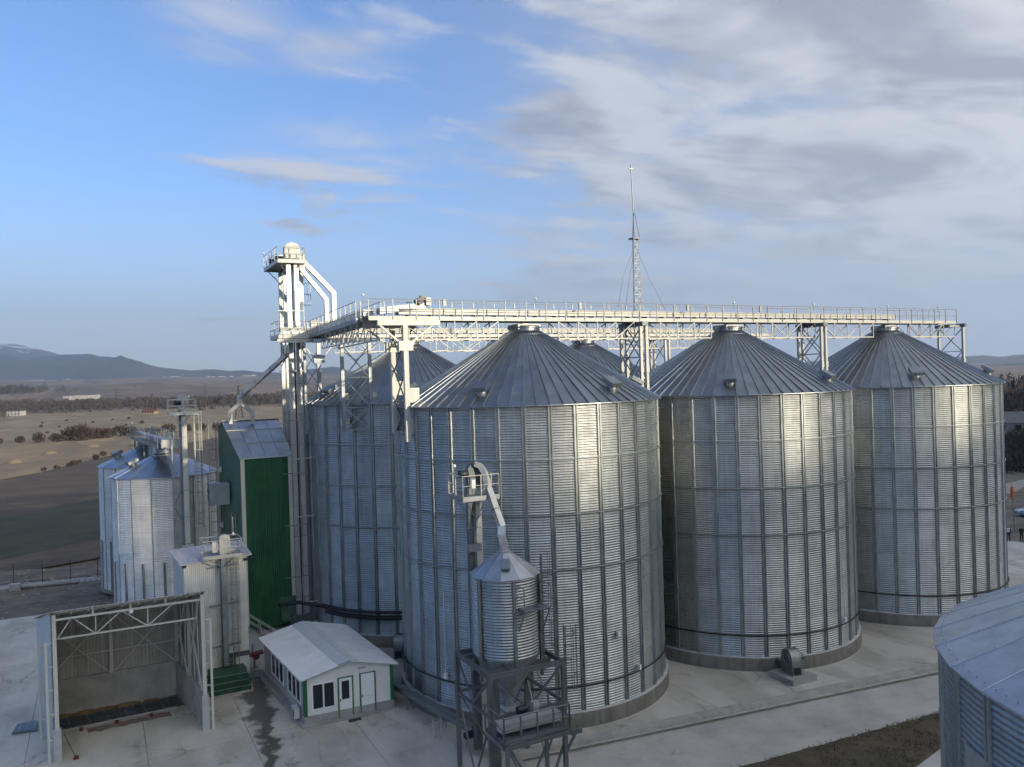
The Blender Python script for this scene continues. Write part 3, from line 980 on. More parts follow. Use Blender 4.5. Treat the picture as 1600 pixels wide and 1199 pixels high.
# drive at the head of the front conveyor: sloping casing, gearbox and black motor
hexa('drive_casing', fg, [(-10.2, -.28, 24.36), (-7.2, -.28, 24.74), (-7.2, .42, 24.74), (-10.2, .42, 24.36)], [(-10.2, -.28, 24.78), (-7.2, -.28, 25.12), (-7.2, .42, 25.12), (-10.2, .42, 24.78)], 'steel_frame')
rod('motor', fg, (-7.6, -.55, 25.2), (-7.6, .15, 25.2), .22, 'black_motor', 14)
box('motor_box', fg, (-7.55, -.45, 25.30), (-7.25, -.15, 25.55), 'black_motor')
box('gearbox', fg, (-7.2, -.45, 24.95), (-6.85, .1, 25.42), 'steel_pale')
box('switch_box', fg, (-6.2, -.83, 24.85), (-6.0, -.70, 25.3), 'steel_cream')
for p in (4.0, 13.4, 20.6):
    box('slide_gate_box', fg, (p-.09, -.86, 24.75), (p+.09, -.74, 25.22), 'rail_grey')
bgal = gallery('conveyor_gallery', 18.2, -8.6, 40.0, [(-8.0, -4.1), (.6, 7.0), (7.5, 13.8), (18.6, 25.0), (25.5, 39)], (-8, 36), 'rear conveyor gallery glimpsed through the lattice under the front gallery', 'conveyor galleries', False)

# link gallery between the tower and the front gallery
lk = thing('link_gallery', (-10.3, 9.6, 22.8), 'short conveyor gallery joining the elevator tower to the front gallery', 'conveyor gallery')
A0, A1 = Vector((-9.75, 17.2, 0)), Vector((-10.55, .95, 0))
ax = (A1-A0).normalized(); sdv = Vector((-ax.y, ax.x, 0))
for sd in (-1, 1):
    off = sdv*sd*.72
    for i in range(3):
        a, b = A0.lerp(A1, i/3)+ax*.006, A0.lerp(A1, (i+1)/3)-ax*.006
        beam('side_beam', lk, a+off+Vector((0, 0, 24.06)), b+off+Vector((0, 0, 24.06)), .09, .28, 'steel_pale' if sd > 0 else 'steel_frame')
    railing(lk, A0+sdv*sd*.80+Vector((0, 0, 24.0)), A1+sdv*sd*.80+Vector((0, 0, 24.0)), 1.24, 1.5, 'steel_pale', 'rail_grey', True, None, .024)
for i in range(11):
    a, b = A0.lerp(A1, i/11)+ax*.01, A0.lerp(A1, (i+1)/11)-ax*.01
    hexa('deck_plate', lk, [a-sdv*.66+Vector((0, 0, 24.14)), b-sdv*.66+Vector((0, 0, 24.14)), b+sdv*.66+Vector((0, 0, 24.14)), a+sdv*.66+Vector((0, 0, 24.14))],
         [a-sdv*.66+Vector((0, 0, 24.17)), b-sdv*.66+Vector((0, 0, 24.17)), b+sdv*.66+Vector((0, 0, 24.17)), a+sdv*.66+Vector((0, 0, 24.17))], 'steel_frame')
for i in range(5):
    a, b = A0.lerp(A1, i/5)+ax*.01, A0.lerp(A1, (i+1)/5)-ax*.01
    beam('conveyor_trough', lk, a+Vector((0, 0, 24.52)), b+Vector((0, 0, 24.52)), .62, .36, 'zinc_duct')
    beam('trough_cover', lk, a+Vector((0, 0, 24.72)), b+Vector((0, 0, 24.72)), .72, .04, 'steel_pale')
zb = 22.85
B0, B1 = A0.lerp(A1, .28), A0.lerp(A1, .97)
m = 7
for sd in (-1, 1):
    off = sdv*sd*.62
    beam('truss_chord', lk, B0+off+Vector((0, 0, zb)), B1+off+Vector((0, 0, zb)), .08, .08, 'steel_pale')
    for i in range(m+1):
        p = B0.lerp(B1, i/m)+off
        beam('truss_vertical', lk, p+Vector((0, 0, zb+.04)), p+Vector((0, 0, 23.92)), .055, .055, 'steel_pale')
        if i < m:
            q = B0.lerp(B1, (i+1)/m)+off
            beam('truss_diagonal', lk, p+Vector((0, 0, zb+.05)), q+Vector((0, 0, 23.9)), .05, .05, 'steel_pale')

# ---- support frames: posts bolted to the silo walls carrying a head beam
def head_frame(x, y, side, z0, label, beamlen=(2.0, 2.1), z1=23.60, bracket=True, lattice=None, mat='steel_pale', beam_y=None):
    f_ = thing('support_frame', (x, y, z0), label, 'support frame', 'gallery support frames')
    beam('post', f_, (x, y, z0), (x, y, z1), .30, .26, mat)
    beam('head_beam', f_, (x-beamlen[0], y, z1+.16), (x+beamlen[1], y, z1+.16), .22, .32, mat)
    box('gusset', f_, (x-.46, y-.16, z1-1.55), (x+.46, y+.16, z1-.95), mat)
    for d_, L in ((-1, beamlen[0]), (1, beamlen[1])):
        beam('knee_brace', f_, (x+d_*.30, y, z1-1.1), (x+d_*min(L, 2.0)*.92, y, z1+.02), .11, .11, mat)
    if bracket:
        for zq in (z0+.5, z0+2.4):
            box('wall_bracket', f_, (x-.05+(.18 if side > 0 else -.72), y-.12, zq), (x+.05+(.72 if side > 0 else -.18), y+.12, zq+.9), mat)
    return f_
for (x, sd, txt) in ((-8.95, 1, 'left'),):
    fa = head_frame(x, -1.2, 1, 16.45, 'pale T shaped frame on the near shoulder of the silo behind the hopper bin', (1.75, 2.3))
    fb = head_frame(x, 1.2, 1, 16.9, 'T shaped frame just behind the pale one on the same silo shoulder', (1.9, 1.6))
    for i, (za, zb2) in enumerate(((17.0, 18.9), (18.9, 20.9), (20.9, 22.9))):
        beam('cross_brace', fb, (x, -1.02, za), (x, 1.05, zb2), .07, .07, 'steel_dark')
        beam('cross_brace', fb, (x+.05, 1.05, za), (x+.05, -1.02, zb2), .07, .07, 'steel_dark')
        beam('cross_tie', fb, (x, -1.02, zb2), (x, 1.05, zb2), .08, .08, 'steel_frame')
    for z_ in (17.0, 18.9):
        beam('cross_tie', fb, (x, -1.02, z_), (x, 1.05, z_), .08, .08, 'steel_frame')
def pair_frame(x, label, both=True, z0=17.2):
    f_ = thing('support_frame', (x, 0, z0), label, 'support frame', 'gallery support frames')
    offs = (-.24, .24) if both else (0,)
    for y in (-1.2, 1.2):
        for o_ in offs:
            beam('post', f_, (x+o_, y, z0), (x+o_, y, 23.62), .20, .20, 'steel_pale')
            box('splice_plate', f_, (x+o_-.13, y-.13, 20.3), (x+o_+.13, y+.13, 20.75), 'steel_pale')
    beam('head_beam', f_, (x, -1.5, 23.78), (x, 1.5, 23.78), .5 if both else .28, .30, 'steel_dark')
    for o_ in offs:
        zz_ = [z0+.3, 19.3, 21.4, 23.5]
        for a, b in zip(zz_, zz_[1:]):
            beam('cross_brace', f_, (x+o_, -1.08, a), (x+o_, 1.08, b), .07, .07, 'steel_frame')
            beam('cross_brace', f_, (x+o_+.06, 1.08, a), (x+o_+.06, -1.08, b), .07, .07, 'steel_frame')
        beam('cross_tie', f_, (x+o_, -1.08, 21.4), (x+o_, 1.08, 21.4), .07, .07, 'steel_frame')
    return f_
pair_frame(8.98, 'braced frame with twin pale posts below the mast, between two roofs')
pair_frame(26.98, 'braced frame with twin pale posts between the two farthest front silos')
e_ = pair_frame(44.9, 'braced frame under the far end of the front gallery', False, 18.4)
beam('head_strut', e_, (43.2, -1.0, 23.7), (44.8, -1.0, 23.7), .2, .2, 'steel_frame')
pair_frame_back = []
for x, lab in ((7.25, 'frame under the rear gallery seen through the lattice, near the mast'), (25.3, 'frame under the rear gallery seen between the farther front silos')):
    f_ = thing('support_frame', (x, 18.2, 17.2), lab, 'support frame', 'gallery support frames')
    for y in (17.0, 19.4):
        for o_ in (-.24, .24):
            beam('post', f_, (x+o_, y, 17.2), (x+o_, y, 23.62), .20, .20, 'steel_pale')
    beam('head_beam', f_, (x, 16.7, 23.78), (x, 19.7, 23.78), .5, .3, 'steel_dark')
    for a, b in ((17.5, 19.3), (19.3, 21.4), (21.4, 23.5)):
        beam('cross_brace', f_, (x, 17.1, a), (x, 19.3, b), .07, .07, 'steel_frame')
        beam('cross_brace', f_, (x+.06, 19.3, a), (x+.06, 17.1, b), .07, .07, 'steel_frame')
# frame under the middle of the link gallery, hung on the rear silo
lf = thing('support_frame', (-8.3, 12, 16.4), 'dark X braced frame on the shaded silo under the link gallery', 'support frame', 'gallery support frames')
PA, PB = Vector((-9.2, 12.35, 0)), Vector((-7.25, 11.65, 0))
for p in (PA, PB):
    beam('post', lf, p+Vector((0, 0, 16.5)), p+Vector((0, 0, 23.2)), .24, .24, 'steel_frame')
beam('head_beam', lf, PA.lerp(PB, -1.0)+Vector((0, 0, 23.45)), PA.lerp(PB, 1.15)+Vector((0, 0, 23.45)), .22, .3, 'steel_frame')
for a, b in ((16.6, 18.3), (18.3, 20.6), (20.6, 22.9)):
    beam('cross_brace', lf, PA+Vector((.1, 0, a)), PB+Vector((-.1, 0, b)), .09, .09, 'steel_frame')
    beam('cross_brace', lf, PB+Vector((-.1, -.06, a)), PA+Vector((.1, -.06, b)), .09, .09, 'steel_frame')
    beam('cross_tie', lf, PA+Vector((0, 0, a)), PB+Vector((0, 0, a)), .10, .10, 'steel_frame')
for z_ in (17.0, 18.9):
    for p in (PA, PB):
        box('wall_bracket', lf, (p.x-.12, p.y+.14, z_), (p.x+.5, p.y+.6, z_+.5), 'steel_pale')
# knee braces from the head beam up to the link gallery
for s_ in (-1, 1):
    beam('knee_brace', lf, PA.lerp(PB, .5)+Vector((0, 0, 21.9)), PA.lerp(PB, .5+s_*.9)+Vector((0, 0, 23.3)), .08, .08, 'steel_frame')

# ---- lattice mast with its spire and stays
mx, my, mz = 9.82, .62, 24.2
ms = thing('lattice_mast', (mx, my, mz), 'slim lattice mast with a spire and thin stays above the gallery', 'mast')
tri = [(-.34, -.22), (.34, -.22), (0, .36)]
for (a, b) in tri:
    beam('mast_leg', ms, (mx+a, my+b, mz), (mx+a*.62, my+b*.62, 30.15), .075, .075, 'steel_pale')
for i in range(13):
    z0, z1 = lerp(mz, 30.15, i/13), lerp(mz, 30.15, (i+1)/13)
    k0, k1 = lerp(1, .62, i/13), lerp(1, .62, (i+1)/13)
    for j in range(3):
        a, b = tri[j], tri[(j+1) % 3]
        beam('mast_rung', ms, (mx+a[0]*k0, my+a[1]*k0, z0), (mx+b[0]*k0, my+b[1]*k0, z0), .035, .035, 'steel_pale')
        if i % 2 == 0: a, b = b, a
        beam('mast_brace', ms, (mx+a[0]*k0, my+a[1]*k0, z0), (mx+b[0]*k1, my+b[1]*k1, z1), .025, .025, 'steel_pale')
box('mast_cap', ms, (mx-.34, my-.26, 30.15), (mx+.34, my+.34, 30.24), 'steel_dark')
for (a, b) in tri:
    beam('spire_strut', ms, (mx+a*.85, my+b*.85, 30.2), (mx-.02, my, 32.4), .035, .035, 'steel_dark')
rod('spire', ms, (mx-.01, my, 30.2), (mx-.16, my, 35.35), .045, 'steel_frame', 8)
box('spire_head', ms, (mx-.34, my-.05, 35.3), (mx+.04, my+.05, 35.36), 'steel_frame')
rod('spire_tip', ms, (mx-.16, my, 35.35), (mx-.16, my, 35.62), .05, 'steel_frame', 8)
for (a, b) in ((-2.6, -.75), (2.7, .75), (-.9, .8)):
    tube('stay', ms, [(mx, my, 29.7), (mx+a*.5, my+b*.25, 27.3), (mx+a, b, 25.0)], .012, 'steel_dark', 5)

# ================================================================ ELEVATOR TOWER
def trunk(parent, x, y, z0, z1, w, mat, sec=2.4, name='elevator_leg', d=None):
    """bucket elevator casing in flanged sections"""
    d = d or w
    n = max(1, round((z1-z0)/sec))
    for i in range(n):
        a, b = lerp(z0, z1, i/n), lerp(z0, z1, (i+1)/n)
        box(name, parent, (x-w/2, y-d/2, a+.004), (x+w/2, y+d/2, b-.004), mat)
        if i: box('leg_flange', parent, (x-w/2-.035, y-d/2-.035, a-.03), (x+w/2+.035, y+d/2+.035, a+.03), 'zinc_rib')
def caged_ladder(parent, p, z0, z1, face, mat='steel_frame', cage_from=2.2, w=.42, hoop=.62, rung=.3, hstep=.9):
    """vertical ladder with safety hoops; face = unit vector the climber's back points to"""
    parent = link('ladder', None, parent)
    p = Vector((p[0], p[1], 0)); f = Vector((face[0], face[1], 0)).normalized(); s = Vector((-f.y, f.x, 0))
    for k in (-1, 1):
        beam('ladder_stile', parent, p+s*k*w/2+Vector((0, 0, z0)), p+s*k*w/2+Vector((0, 0, z1)), .045, .045, mat)
    z = z0+rung
    while z < z1-.05:
        rod('ladder_rung', parent, p-s*w/2+Vector((0, 0, z)), p+s*w/2+Vector((0, 0, z)), .016, mat, 6)
        z += rung
    z = z0+cage_from
    arc = [(-.5*math.pi+math.pi*i/8) for i in range(9)]
    while z < z1+.05:
        tube('cage_hoop', parent, [p+s*(hoop*.55*math.sin(a))+f*(hoop*max(0, math.cos(a)))+Vector((0, 0, z)) for a in arc], .018, mat, 5)
        z += hstep
    for a in (-.9, -.3, .3, .9):
        q = p+s*(hoop*.55*math.sin(a))+f*(hoop*math.cos(a))
        beam('cage_bar', parent, q+Vector((0, 0, z0+cage_from)), q+Vector((0, 0, z1)), .022, .022, mat)

tw = thing('elevator_tower', (-11.6, 19, 0), 'tall bright bucket elevator tower with railed head platform, taller than every silo', 'elevator tower')
for x, y, z1, w in ((-11.72, 18.5, 30.2, .36), (-11.10, 18.5, 30.2, .36), (-11.40, 23.3, 30.2, .30), (-11.0, 23.3, 30.2, .30)):
    trunk(tw, x, y, .4, z1, w, 'zinc_duct')
beam('tower_column', tw, (-10.55, 19.3, 0), (-10.55, 19.3, 24.0), .22, .22, 'steel_frame')
rod('cable_riser', tw, (-11.41, 18.52, .5), (-11.41, 18.52, 30), .06, 'black_cable', 6)
for z in (4.6, 8.8, 13.0, 17.3, 21.3, 26.2):
    beam('leg_tie', tw, (-12.7, 18.28, z), (-10.6, 18.28, z), .05, .07, 'steel_frame')
for z in (2.6, 9.55, 14.2):
    beam('stay_bar', tw, (-12.1, 17.5, z), (-9.4, 17.5, z+.05), .10, .09, 'steel_pale')
box('boot', tw, (-12.3, 17.9, 0), (-10.6, 19.0, 1.5), 'steel_dark')
# head platform
px0, px1, py0, py1, pz = -12.65, -10.45, 17.9, 23.8, 30.2
for i in range(4):
    box('platform_plate', tw, (lerp(px0, px1, i/4)+.01, py0, pz), (lerp(px0, px1, (i+1)/4)-.01, py1, pz+.05), 'steel_frame')
for a, b in (((px0, py0), (px1, py0)), ((px1, py0), (px1, py1)), ((px1, py1), (px0, py1)), ((px0, py1), (px0, py0))):
    beam('platform_fascia', tw, (*a, pz-.02), (*b, pz-.02), .05, .30, 'steel_pale')
    railing(tw, (*a, pz+.05), (*b, pz+.05), 1.1, 1.1, 'steel_pale', 'steel_pale', True, None, .024, 'railing_post', .05)
for x in (px0+.2, px1-.3):
    beam('platform_brace', tw, (x, py1-.3, pz-.1), (-11.4, 23.0, 28.9), .08, .08, 'steel_frame')
    beam('platform_brace', tw, (x, py0+.2, pz-.1), (-11.7, 18.8, 28.9), .08, .08, 'steel_frame')
# heads: rounded casings, motors
def elevator_head(parent, x0, x1, y0, y1, z0, h, mat, name='elevator_head'):
    xm, r = (x0+x1)/2, (x1-x0)/2
    prof = [(x0, z0), (x0, z0+h-r*.8)] + [(xm-r*math.cos(math.pi*i/10), z0+h-r*.8+r*.8*math.sin(math.pi*i/10)) for i in range(1, 10)] + [(x1, z0+h-r*.8), (x1, z0)]
    n = len(prof)
    v = [(x, y0, z) for x, z in prof]+[(x, y1, z) for x, z in prof]
    f = [tuple(range(n)), tuple(range(2*n-1, n-1, -1))]+[(i, n+i, n+(i+1) % n, (i+1) % n) for i in range(n)]
    return mesh(name, parent, v, f, mat)
elevator_head(tw, -12.02, -10.75, 18.2, 18.85, pz+.25, 1.30, 'steel_pale')
elevator_head(tw, -11.7, -10.75, 23.05, 23.6, pz+.10, 1.2, 'steel_pale')
for x, y in ((-12.1, 20.3), (-12.2, 22.0)):
    rod('motor', tw, (x-.35, y, pz+.5), (x+.35, y, pz+.5), .22, 'black_motor', 14)
    box('motor_stand', tw, (x-.3, y-.2, pz+.05), (x+.3, y+.2, pz+.3), 'steel_dark')
box('head_chute', tw, (-10.85, 18.25, 29.5), (-10.40, 18.8, 30.9), 'steel_pale')
for x in (-11.9, -11.5, -11.0):
    box('head_bearing', tw, (x-.08, 18.08, pz+.35), (x+.08, 18.2, pz+.6), 'steel_pale')
lamp(tw, (px0, py1, pz+1.1), .3)
# spouts from the heads down to the conveyors
def spout(parent, pts, r, mat='zinc_duct', name='spout'):
    pts = [Vector(p) for p in pts]
    for i in range(len(pts)-1):
        duct(name, parent, [pts[i], pts[i+1]], r*2, r*2, mat)
        if i:
            rod('spout_flange', parent, pts[i]-Vector((0, 0, .03)), pts[i]+Vector((0, 0, .03)), r*1.45, 'zinc_rib', 12)
def smooth_spout(parent, pts, w, mat='zinc_duct'):
    duct('spout', parent, pts, w, w, mat)
    for a, b in zip(pts, pts[1:]):
        a, b = Vector(a), Vector(b)
        if (b-a).length > 1.6:
            m_ = a.lerp(b, .55); d_ = (b-a).normalized()
            beam('spout_flange', parent, m_-d_*.03, m_+d_*.03, w+.07, w+.07, 'zinc_rib')
smooth_spout(tw, [(-10.75, 18.5, 30.55), (-8.05, 18.5, 27.75), (-8.05, 18.5, 25.0)], .34)
smooth_spout(tw, [(-10.7, 18.2, 29.55), (-8.75, 18.2, 27.15), (-8.75, 18.2, 25.2)], .32)
# vertical buffer spout with a tapering end
hexa('buffer_spout', tw, [(-10.95, 18.9, 27.0), (-10.45, 18.9, 27.0), (-10.45, 19.4, 27.0), (-10.95, 19.4, 27.0)], [(-10.95, 18.9, 30.1), (-10.45, 18.9, 30.1), (-10.45, 19.4, 30.1), (-10.95, 19.4, 30.1)], 'zinc_duct')
hexa('buffer_cone', tw, [(-11.10, 19.05, 25.3), (-10.90, 19.05, 25.3), (-10.90, 19.25, 25.3), (-11.10, 19.25, 25.3)], [(-10.95, 18.9, 26.99), (-10.45, 18.9, 26.99), (-10.45, 19.4, 26.99), (-10.95, 19.4, 26.99)], 'steel_dark')
caged_ladder(tw, (-10.3, 19.6), 24.4, 30.2, (1, -.3), 'steel_frame', 2.4)
# lower platform at gallery level
lx0, lx1, ly0, ly1, lz = -12.95, -8.35, 17.0, 20.2, 24.0
for i in range(6):
    box('platform_plate', tw, (lerp(lx0, lx1, i/6)+.01, ly0, lz), (lerp(lx0, lx1, (i+1)/6)-.01, ly1, lz+.04), 'steel_frame')
for a, b in (((lx0, ly0), (lx1, ly0)), ((lx0, ly1), (lx0, ly0)), ((lx1, ly1), (lx0, ly1))):
    beam('platform_fascia', tw, (*a, lz+.05), (*b, lz+.05), .06, .34, 'steel_pale')
    railing(tw, (*a, lz+.05), (*b, lz+.05), 1.2, 1.3, 'steel_frame', 'steel_frame', True)
duct('chain_conveyor', tw, [(-12.7, 17.7, 24.62), (-8.5, 17.7, 24.62)], .6, .34, 'steel_pale')
duct('chain_conveyor_lower', tw, [(-12.6, 17.35, 24.36), (-8.6, 17.35, 24.36)], .3, .2, 'zinc_duct')
box('drive_box', tw, (-10.2, 17.5, 24.8), (-9.6, 18.0, 25.35), 'steel_pale')
box('drive_box', tw, (-9.5, 17.6, 24.8), (-9.1, 18.0, 25.25), 'steel_frame')
box('inlet_box', tw, (-8.55, 17.9, 24.5), (-7.85, 18.6, 25.15), 'zinc_duct')
# posts that carry the lower platform, bolted to the shaded silo
tf2 = thing('support_frame', (-9.8, 17, 16.3), 'lattice braced post between the elevator tower and the shaded silo', 'support frame', 'gallery support frames')
beam('post', tf2, (-9.85, 16.9, 16.2), (-9.85, 16.9, 23.5), .30, .26, 'steel_frame')
beam('post', tf2, (-10.85, 17.5, 16.2), (-10.85, 17.5, 23.5), .20, .20, 'steel_frame')
beam('head_beam', tf2, (-13.1, 16.9, 23.68), (-8.4, 16.9, 23.68), .22, .30, 'steel_pale')
box('gusset', tf2, (-10.25, 16.74, 21.9), (-9.4, 17.06, 22.5), 'steel_frame')
for s_ in (-1, 1):
    beam('knee_brace', tf2, (-9.85+.3*s_, 16.9, 22.2), (-9.85+1.35*s_, 16.9, 23.55), .09, .09, 'steel_pale')
zz_ = [16.4, 17.6, 18.9, 20.2, 21.5, 22.8]
for a, b in zip(zz_, zz_[1:]):
    beam('lattice_bar', tf2, (-10.75, 17.4, a), (-9.95, 17.0, b), .05, .05, 'steel_dark')
    beam('lattice_bar', tf2, (-9.95, 17.05, a), (-10.75, 17.45, b), .05, .05, 'steel_dark')
for z_ in (16.7, 18.2):
    box('wall_bracket', tf2, (-9.7, 16.8, z_), (-9.1, 17.1, z_+.8), 'steel_pale')

# branched spout from the tower to the dryer
ys = thing('branched_spout', (-13.5, 22.5, 17.3), 'bright forked spout dropping from the tower into the green dryer roof', 'spout')
NODE = Vector((-14.95, 24.3, 19.1))
duct('spout_run', ys, [(-12.0, 18.95, 22.6), NODE+Vector((0, 0, .15))], .32, .32, 'steel_pale')
for q in (.3, .62, .9):
    c = Vector((-12.0, 18.95, 22.6)).lerp(NODE+Vector((0, 0, .15)), q); d_ = (NODE-Vector((-12.0, 18.95, 22.6))).normalized()
    beam('spout_flange', ys, c-d_*.03, c+d_*.03, .39, .39, 'zinc_rib')
box('diverter', ys, NODE-Vector((.22, .22, .42)), NODE+Vector((.22, .22, .30)), 'steel_pale')
for ex in (-15.72, -13.9):
    duct('spout_branch', ys, [NODE-Vector((0, 0, .35)), (ex, 24.55, 18.0), (ex, 24.6, 17.0)], .30, .30, 'steel_pale')

# ================================================================ GREEN DRYER
dr = thing('grain_dryer', (-13.8, 23, 0), 'tall narrow green clad grain dryer with a steep metal roof', 'dryer')
FL, FR = (-15.62, 20.4), (-11.58, 20.4)
BL, BR = (-16.5, 26.6), (-11.7, 26.6)
z0, zf = .3, 14.25
RL, RR, zr = (-16.3, 25.3), (-11.62, 25.3), 17.15
nP = 7
for i in range(nP):
    a, b = lerp(FL[0]+.18, FR[0]-.18, i/nP), lerp(FL[0]+.18, FR[0]-.18, (i+1)/nP)
    ribbed('front_panel', dr, (a+.004, 20.4, z0), (b-.004, 20.4, z0), (b-.004, 20.4, zf), (a+.004, 20.4, zf), 'green_sheet', .19, .022, .05)
for x in (FL[0], FR[0]-.26):
    box('corner_trim', dr, (x, 20.345, z0), (x+.28, 20.62, zf-.02), 'cream_trim')
def gable(name, A, B, R_, mat):
    # side wall with the sloping top
    n = 6
    for i in range(n):
        q0, q1 = i/n, (i+1)/n
        p0 = (lerp(A[0], B[0], q0), lerp(A[1], B[1], q0)); p1 = (lerp(A[0], B[0], q1), lerp(A[1], B[1], q1))
        def top(q):
            qr = (R_[1]-A[1])/(B[1]-A[1])
            return lerp(zf, zr, q/qr) if q < qr else lerp(zr, zr-.9, (q-qr)/(1-qr))
        plate(name, dr, [(*p1, z0), (*p0, z0), (*p0, top(q0)), (*p1, top(q1))], .05, mat)
gable('side_panel', (FL[0]+.02, 20.65), BL, RL, 'green_grey_sheet')
n = 5
for i in range(n):
    q0, q1 = i/n, (i+1)/n
    plate('side_panel', dr, [(lerp(FR[0], BR[0], q0), lerp(20.65, 26.6, q0), z0), (lerp(FR[0], BR[0], q1), lerp(20.65, 26.6, q1), z0), (lerp(FR[0], BR[0], q1), lerp(20.65, 26.6, q1), lerp(zf, zr, min(1, q1*1.2))), (lerp(FR[0], BR[0], q0), lerp(20.65, 26.6, q0), lerp(zf, zr, min(1, q0*1.2)))], .05, 'green_grey_sheet')
plate('rear_panel', dr, [(*BR, z0), (*BL, z0), (*BL, zr-.9), (*BR, zr-.9)], .05, 'green_grey_sheet')
# roof: three courses of four metal sheets
E0, E1 = Vector((FL[0]-.12, 20.28, zf+.03)), Vector((FR[0]+.12, 20.28, zf+.03))
T0, T1 = Vector((RL[0]-.08, RL[1], zr+.06)), Vector((RR[0]+.08, RR[1], zr+.06))
cuts = (0, .37, .73, 1.0)
for j in range(3):
    for i in range(4):
        def P_(u, v_): return E0.lerp(E1, u).lerp(T0.lerp(T1, u), v_)
        lift = Vector((0, 0, .015*(2-j)))
        a, b = i/4+.002, (i+1)/4-.002
        plate('roof_sheet', dr, [P_(a, cuts[j]+.003)+lift, P_(b, cuts[j]+.003)+lift, P_(b, cuts[j+1]-.003)+lift, P_(a, cuts[j+1]-.003)+lift], .03, 'zinc_roof_pale')
        if i == 0 and j: beam('roof_seam', dr, P_(0, cuts[j])+lift+Vector((0, 0, .03)), P_(1, cuts[j])+lift+Vector((0, 0, .03)), .09, .05, 'steel_pale')
        beam('roof_seam', dr, P_(a, cuts[j]+.004)+lift+Vector((0, 0, .01)), P_(a, cuts[j+1]-.004)+lift+Vector((0, 0, .01)), .03, .03, 'zinc_roof')
plate('roof_sheet', dr, [T0, T1, Vector((BR[0]+.08, 26.75, zr-.85)), Vector((BL[0]-.08, 26.75, zr-.85))], .03, 'zinc_roof_pale')
beam('ridge_cap', dr, T0+Vector((0, 0, .03)), T1+Vector((0, 0, .03)), .25, .05, 'zinc_roof_pale')
beam('eave_flashing', dr, E0, E1, .05, .10, 'steel_pale')
# exhaust box, ladder and catwalk brackets on the left side
xb = box('exhaust_box', dr, (-17.75, 23.3, 10.3), (-16.15, 24.5, 12.1), 'steel_frame')
for z_ in (10.9, 11.5):
    box('exhaust_louvre', dr, (-17.80, 23.4, z_-.2), (-17.755, 24.4, z_+.2), 'steel_dark')
caged_ladder(dr, (-16.75, 26.2), 2.0, 17.6, (-1, -.1), 'rail_grey', 2.0)
caged_ladder(dr, (-17.9, 26.8), 8.0, 17.2, (-1, -.1), 'rail_grey', .4)
for z_ in (8.2, 10.4, 13.0):
    hexa('wall_bracket', dr, [(-16.75, 25.6, z_), (-16.45, 25.6, z_-.25), (-16.45, 25.8, z_-.25), (-16.75, 25.8, z_)], [(-16.75, 25.6, z_+.05), (-16.45, 25.6, z_+.3), (-16.45, 25.8, z_+.3), (-16.75, 25.8, z_+.05)], 'steel_pale')
for x in (-15.95, -16.1):
    rod('riser_pipe', dr, (x, 21.8 if x > -16 else 23.0, 4.5), (x, 21.8 if x > -16 else 23.0, 9.6), .05, 'rail_grey', 8)
ch = mesh('service_chute', dr, [(-12.9, 20.3, 1.1), (-11.4, 19.9, 1.1), (-11.4, 20.3, 2.6), (-12.9, 20.3, 2.6), (-12.9, 19.3, .8), (-11.4, 19.2, .8), (-11.4, 19.5, 1.0), (-12.9, 19.6, 1.0)], CUBE_F, 'green_paint')

# ================================================================ CREAM ELEVATOR SHAFT BUILDING
wb = thing('shaft_building', (-19, 11.2, 0), 'narrow cream clad building with an elevator leg and caged ladder on its front', 'building')
fx0, fx1, fy = -21.1, -17.05, 9.8
by_ = 13.2
lean = -.35
def top_w(x): return lerp(8.40, 8.55, (x-fx0)/(fx1-fx0))
nP = 8
for i in range(nP):
    a, b = lerp(fx0, fx1, i/nP), lerp(fx0, fx1, (i+1)/nP)
    lo = .15 if b <= -18.4 else 1.98
    if -18.7 < a < -17.9 and False: lo = 2
    ribbed('wall_panel', wb, (a+.003, fy, lo), (b-.003, fy, lo), (b-.003, fy, top_w(b)-.05), (a+.003, fy, top_w(a)-.05), 'white_panel', .13, .012, .06)
box('lower_band', wb, (-18.55, fy-.03, 1.66), (fx1+.02, fy+.05, 1.97), 'steel_dark')
ribbed('wall_panel', wb, (-17.95, fy, .12), (fx1, fy, .12), (fx1, fy, 1.64), (-17.95, fy, 1.64), 'white_panel', .13, .012, .06)
box('louvre_frame', wb, (-18.52, fy+.02, .15), (-18.02, fy+.07, 1.62), 'steel_dark')
for k in range(6):
    box('louvre_slat', wb, (-18.5, fy-.01, .25+.24*k), (-18.04, fy+.018, .31+.24*k), 'steel_frame')
for i in range(5):
    y0_, y1_ = lerp(fy+.02, by_, i/5), lerp(fy+.02, by_, (i+1)/5)
    x0_, x1_ = fx0+lean*(y0_-fy)/(by_-fy), fx0+lean*(y1_-fy)/(by_-fy)
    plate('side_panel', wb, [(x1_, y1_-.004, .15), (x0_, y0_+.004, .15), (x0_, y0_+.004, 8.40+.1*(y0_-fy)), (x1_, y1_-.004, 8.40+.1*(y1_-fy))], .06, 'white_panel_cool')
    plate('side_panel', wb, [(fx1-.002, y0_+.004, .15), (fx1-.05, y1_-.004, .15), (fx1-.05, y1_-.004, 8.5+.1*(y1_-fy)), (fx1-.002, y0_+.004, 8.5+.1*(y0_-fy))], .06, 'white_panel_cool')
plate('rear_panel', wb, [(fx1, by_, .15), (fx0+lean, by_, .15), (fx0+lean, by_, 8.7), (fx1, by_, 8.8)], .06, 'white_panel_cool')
box('plinth', wb, (fx0-.05, fy-.06, 0), (fx1+.06, by_, .14), 'shed_concrete')
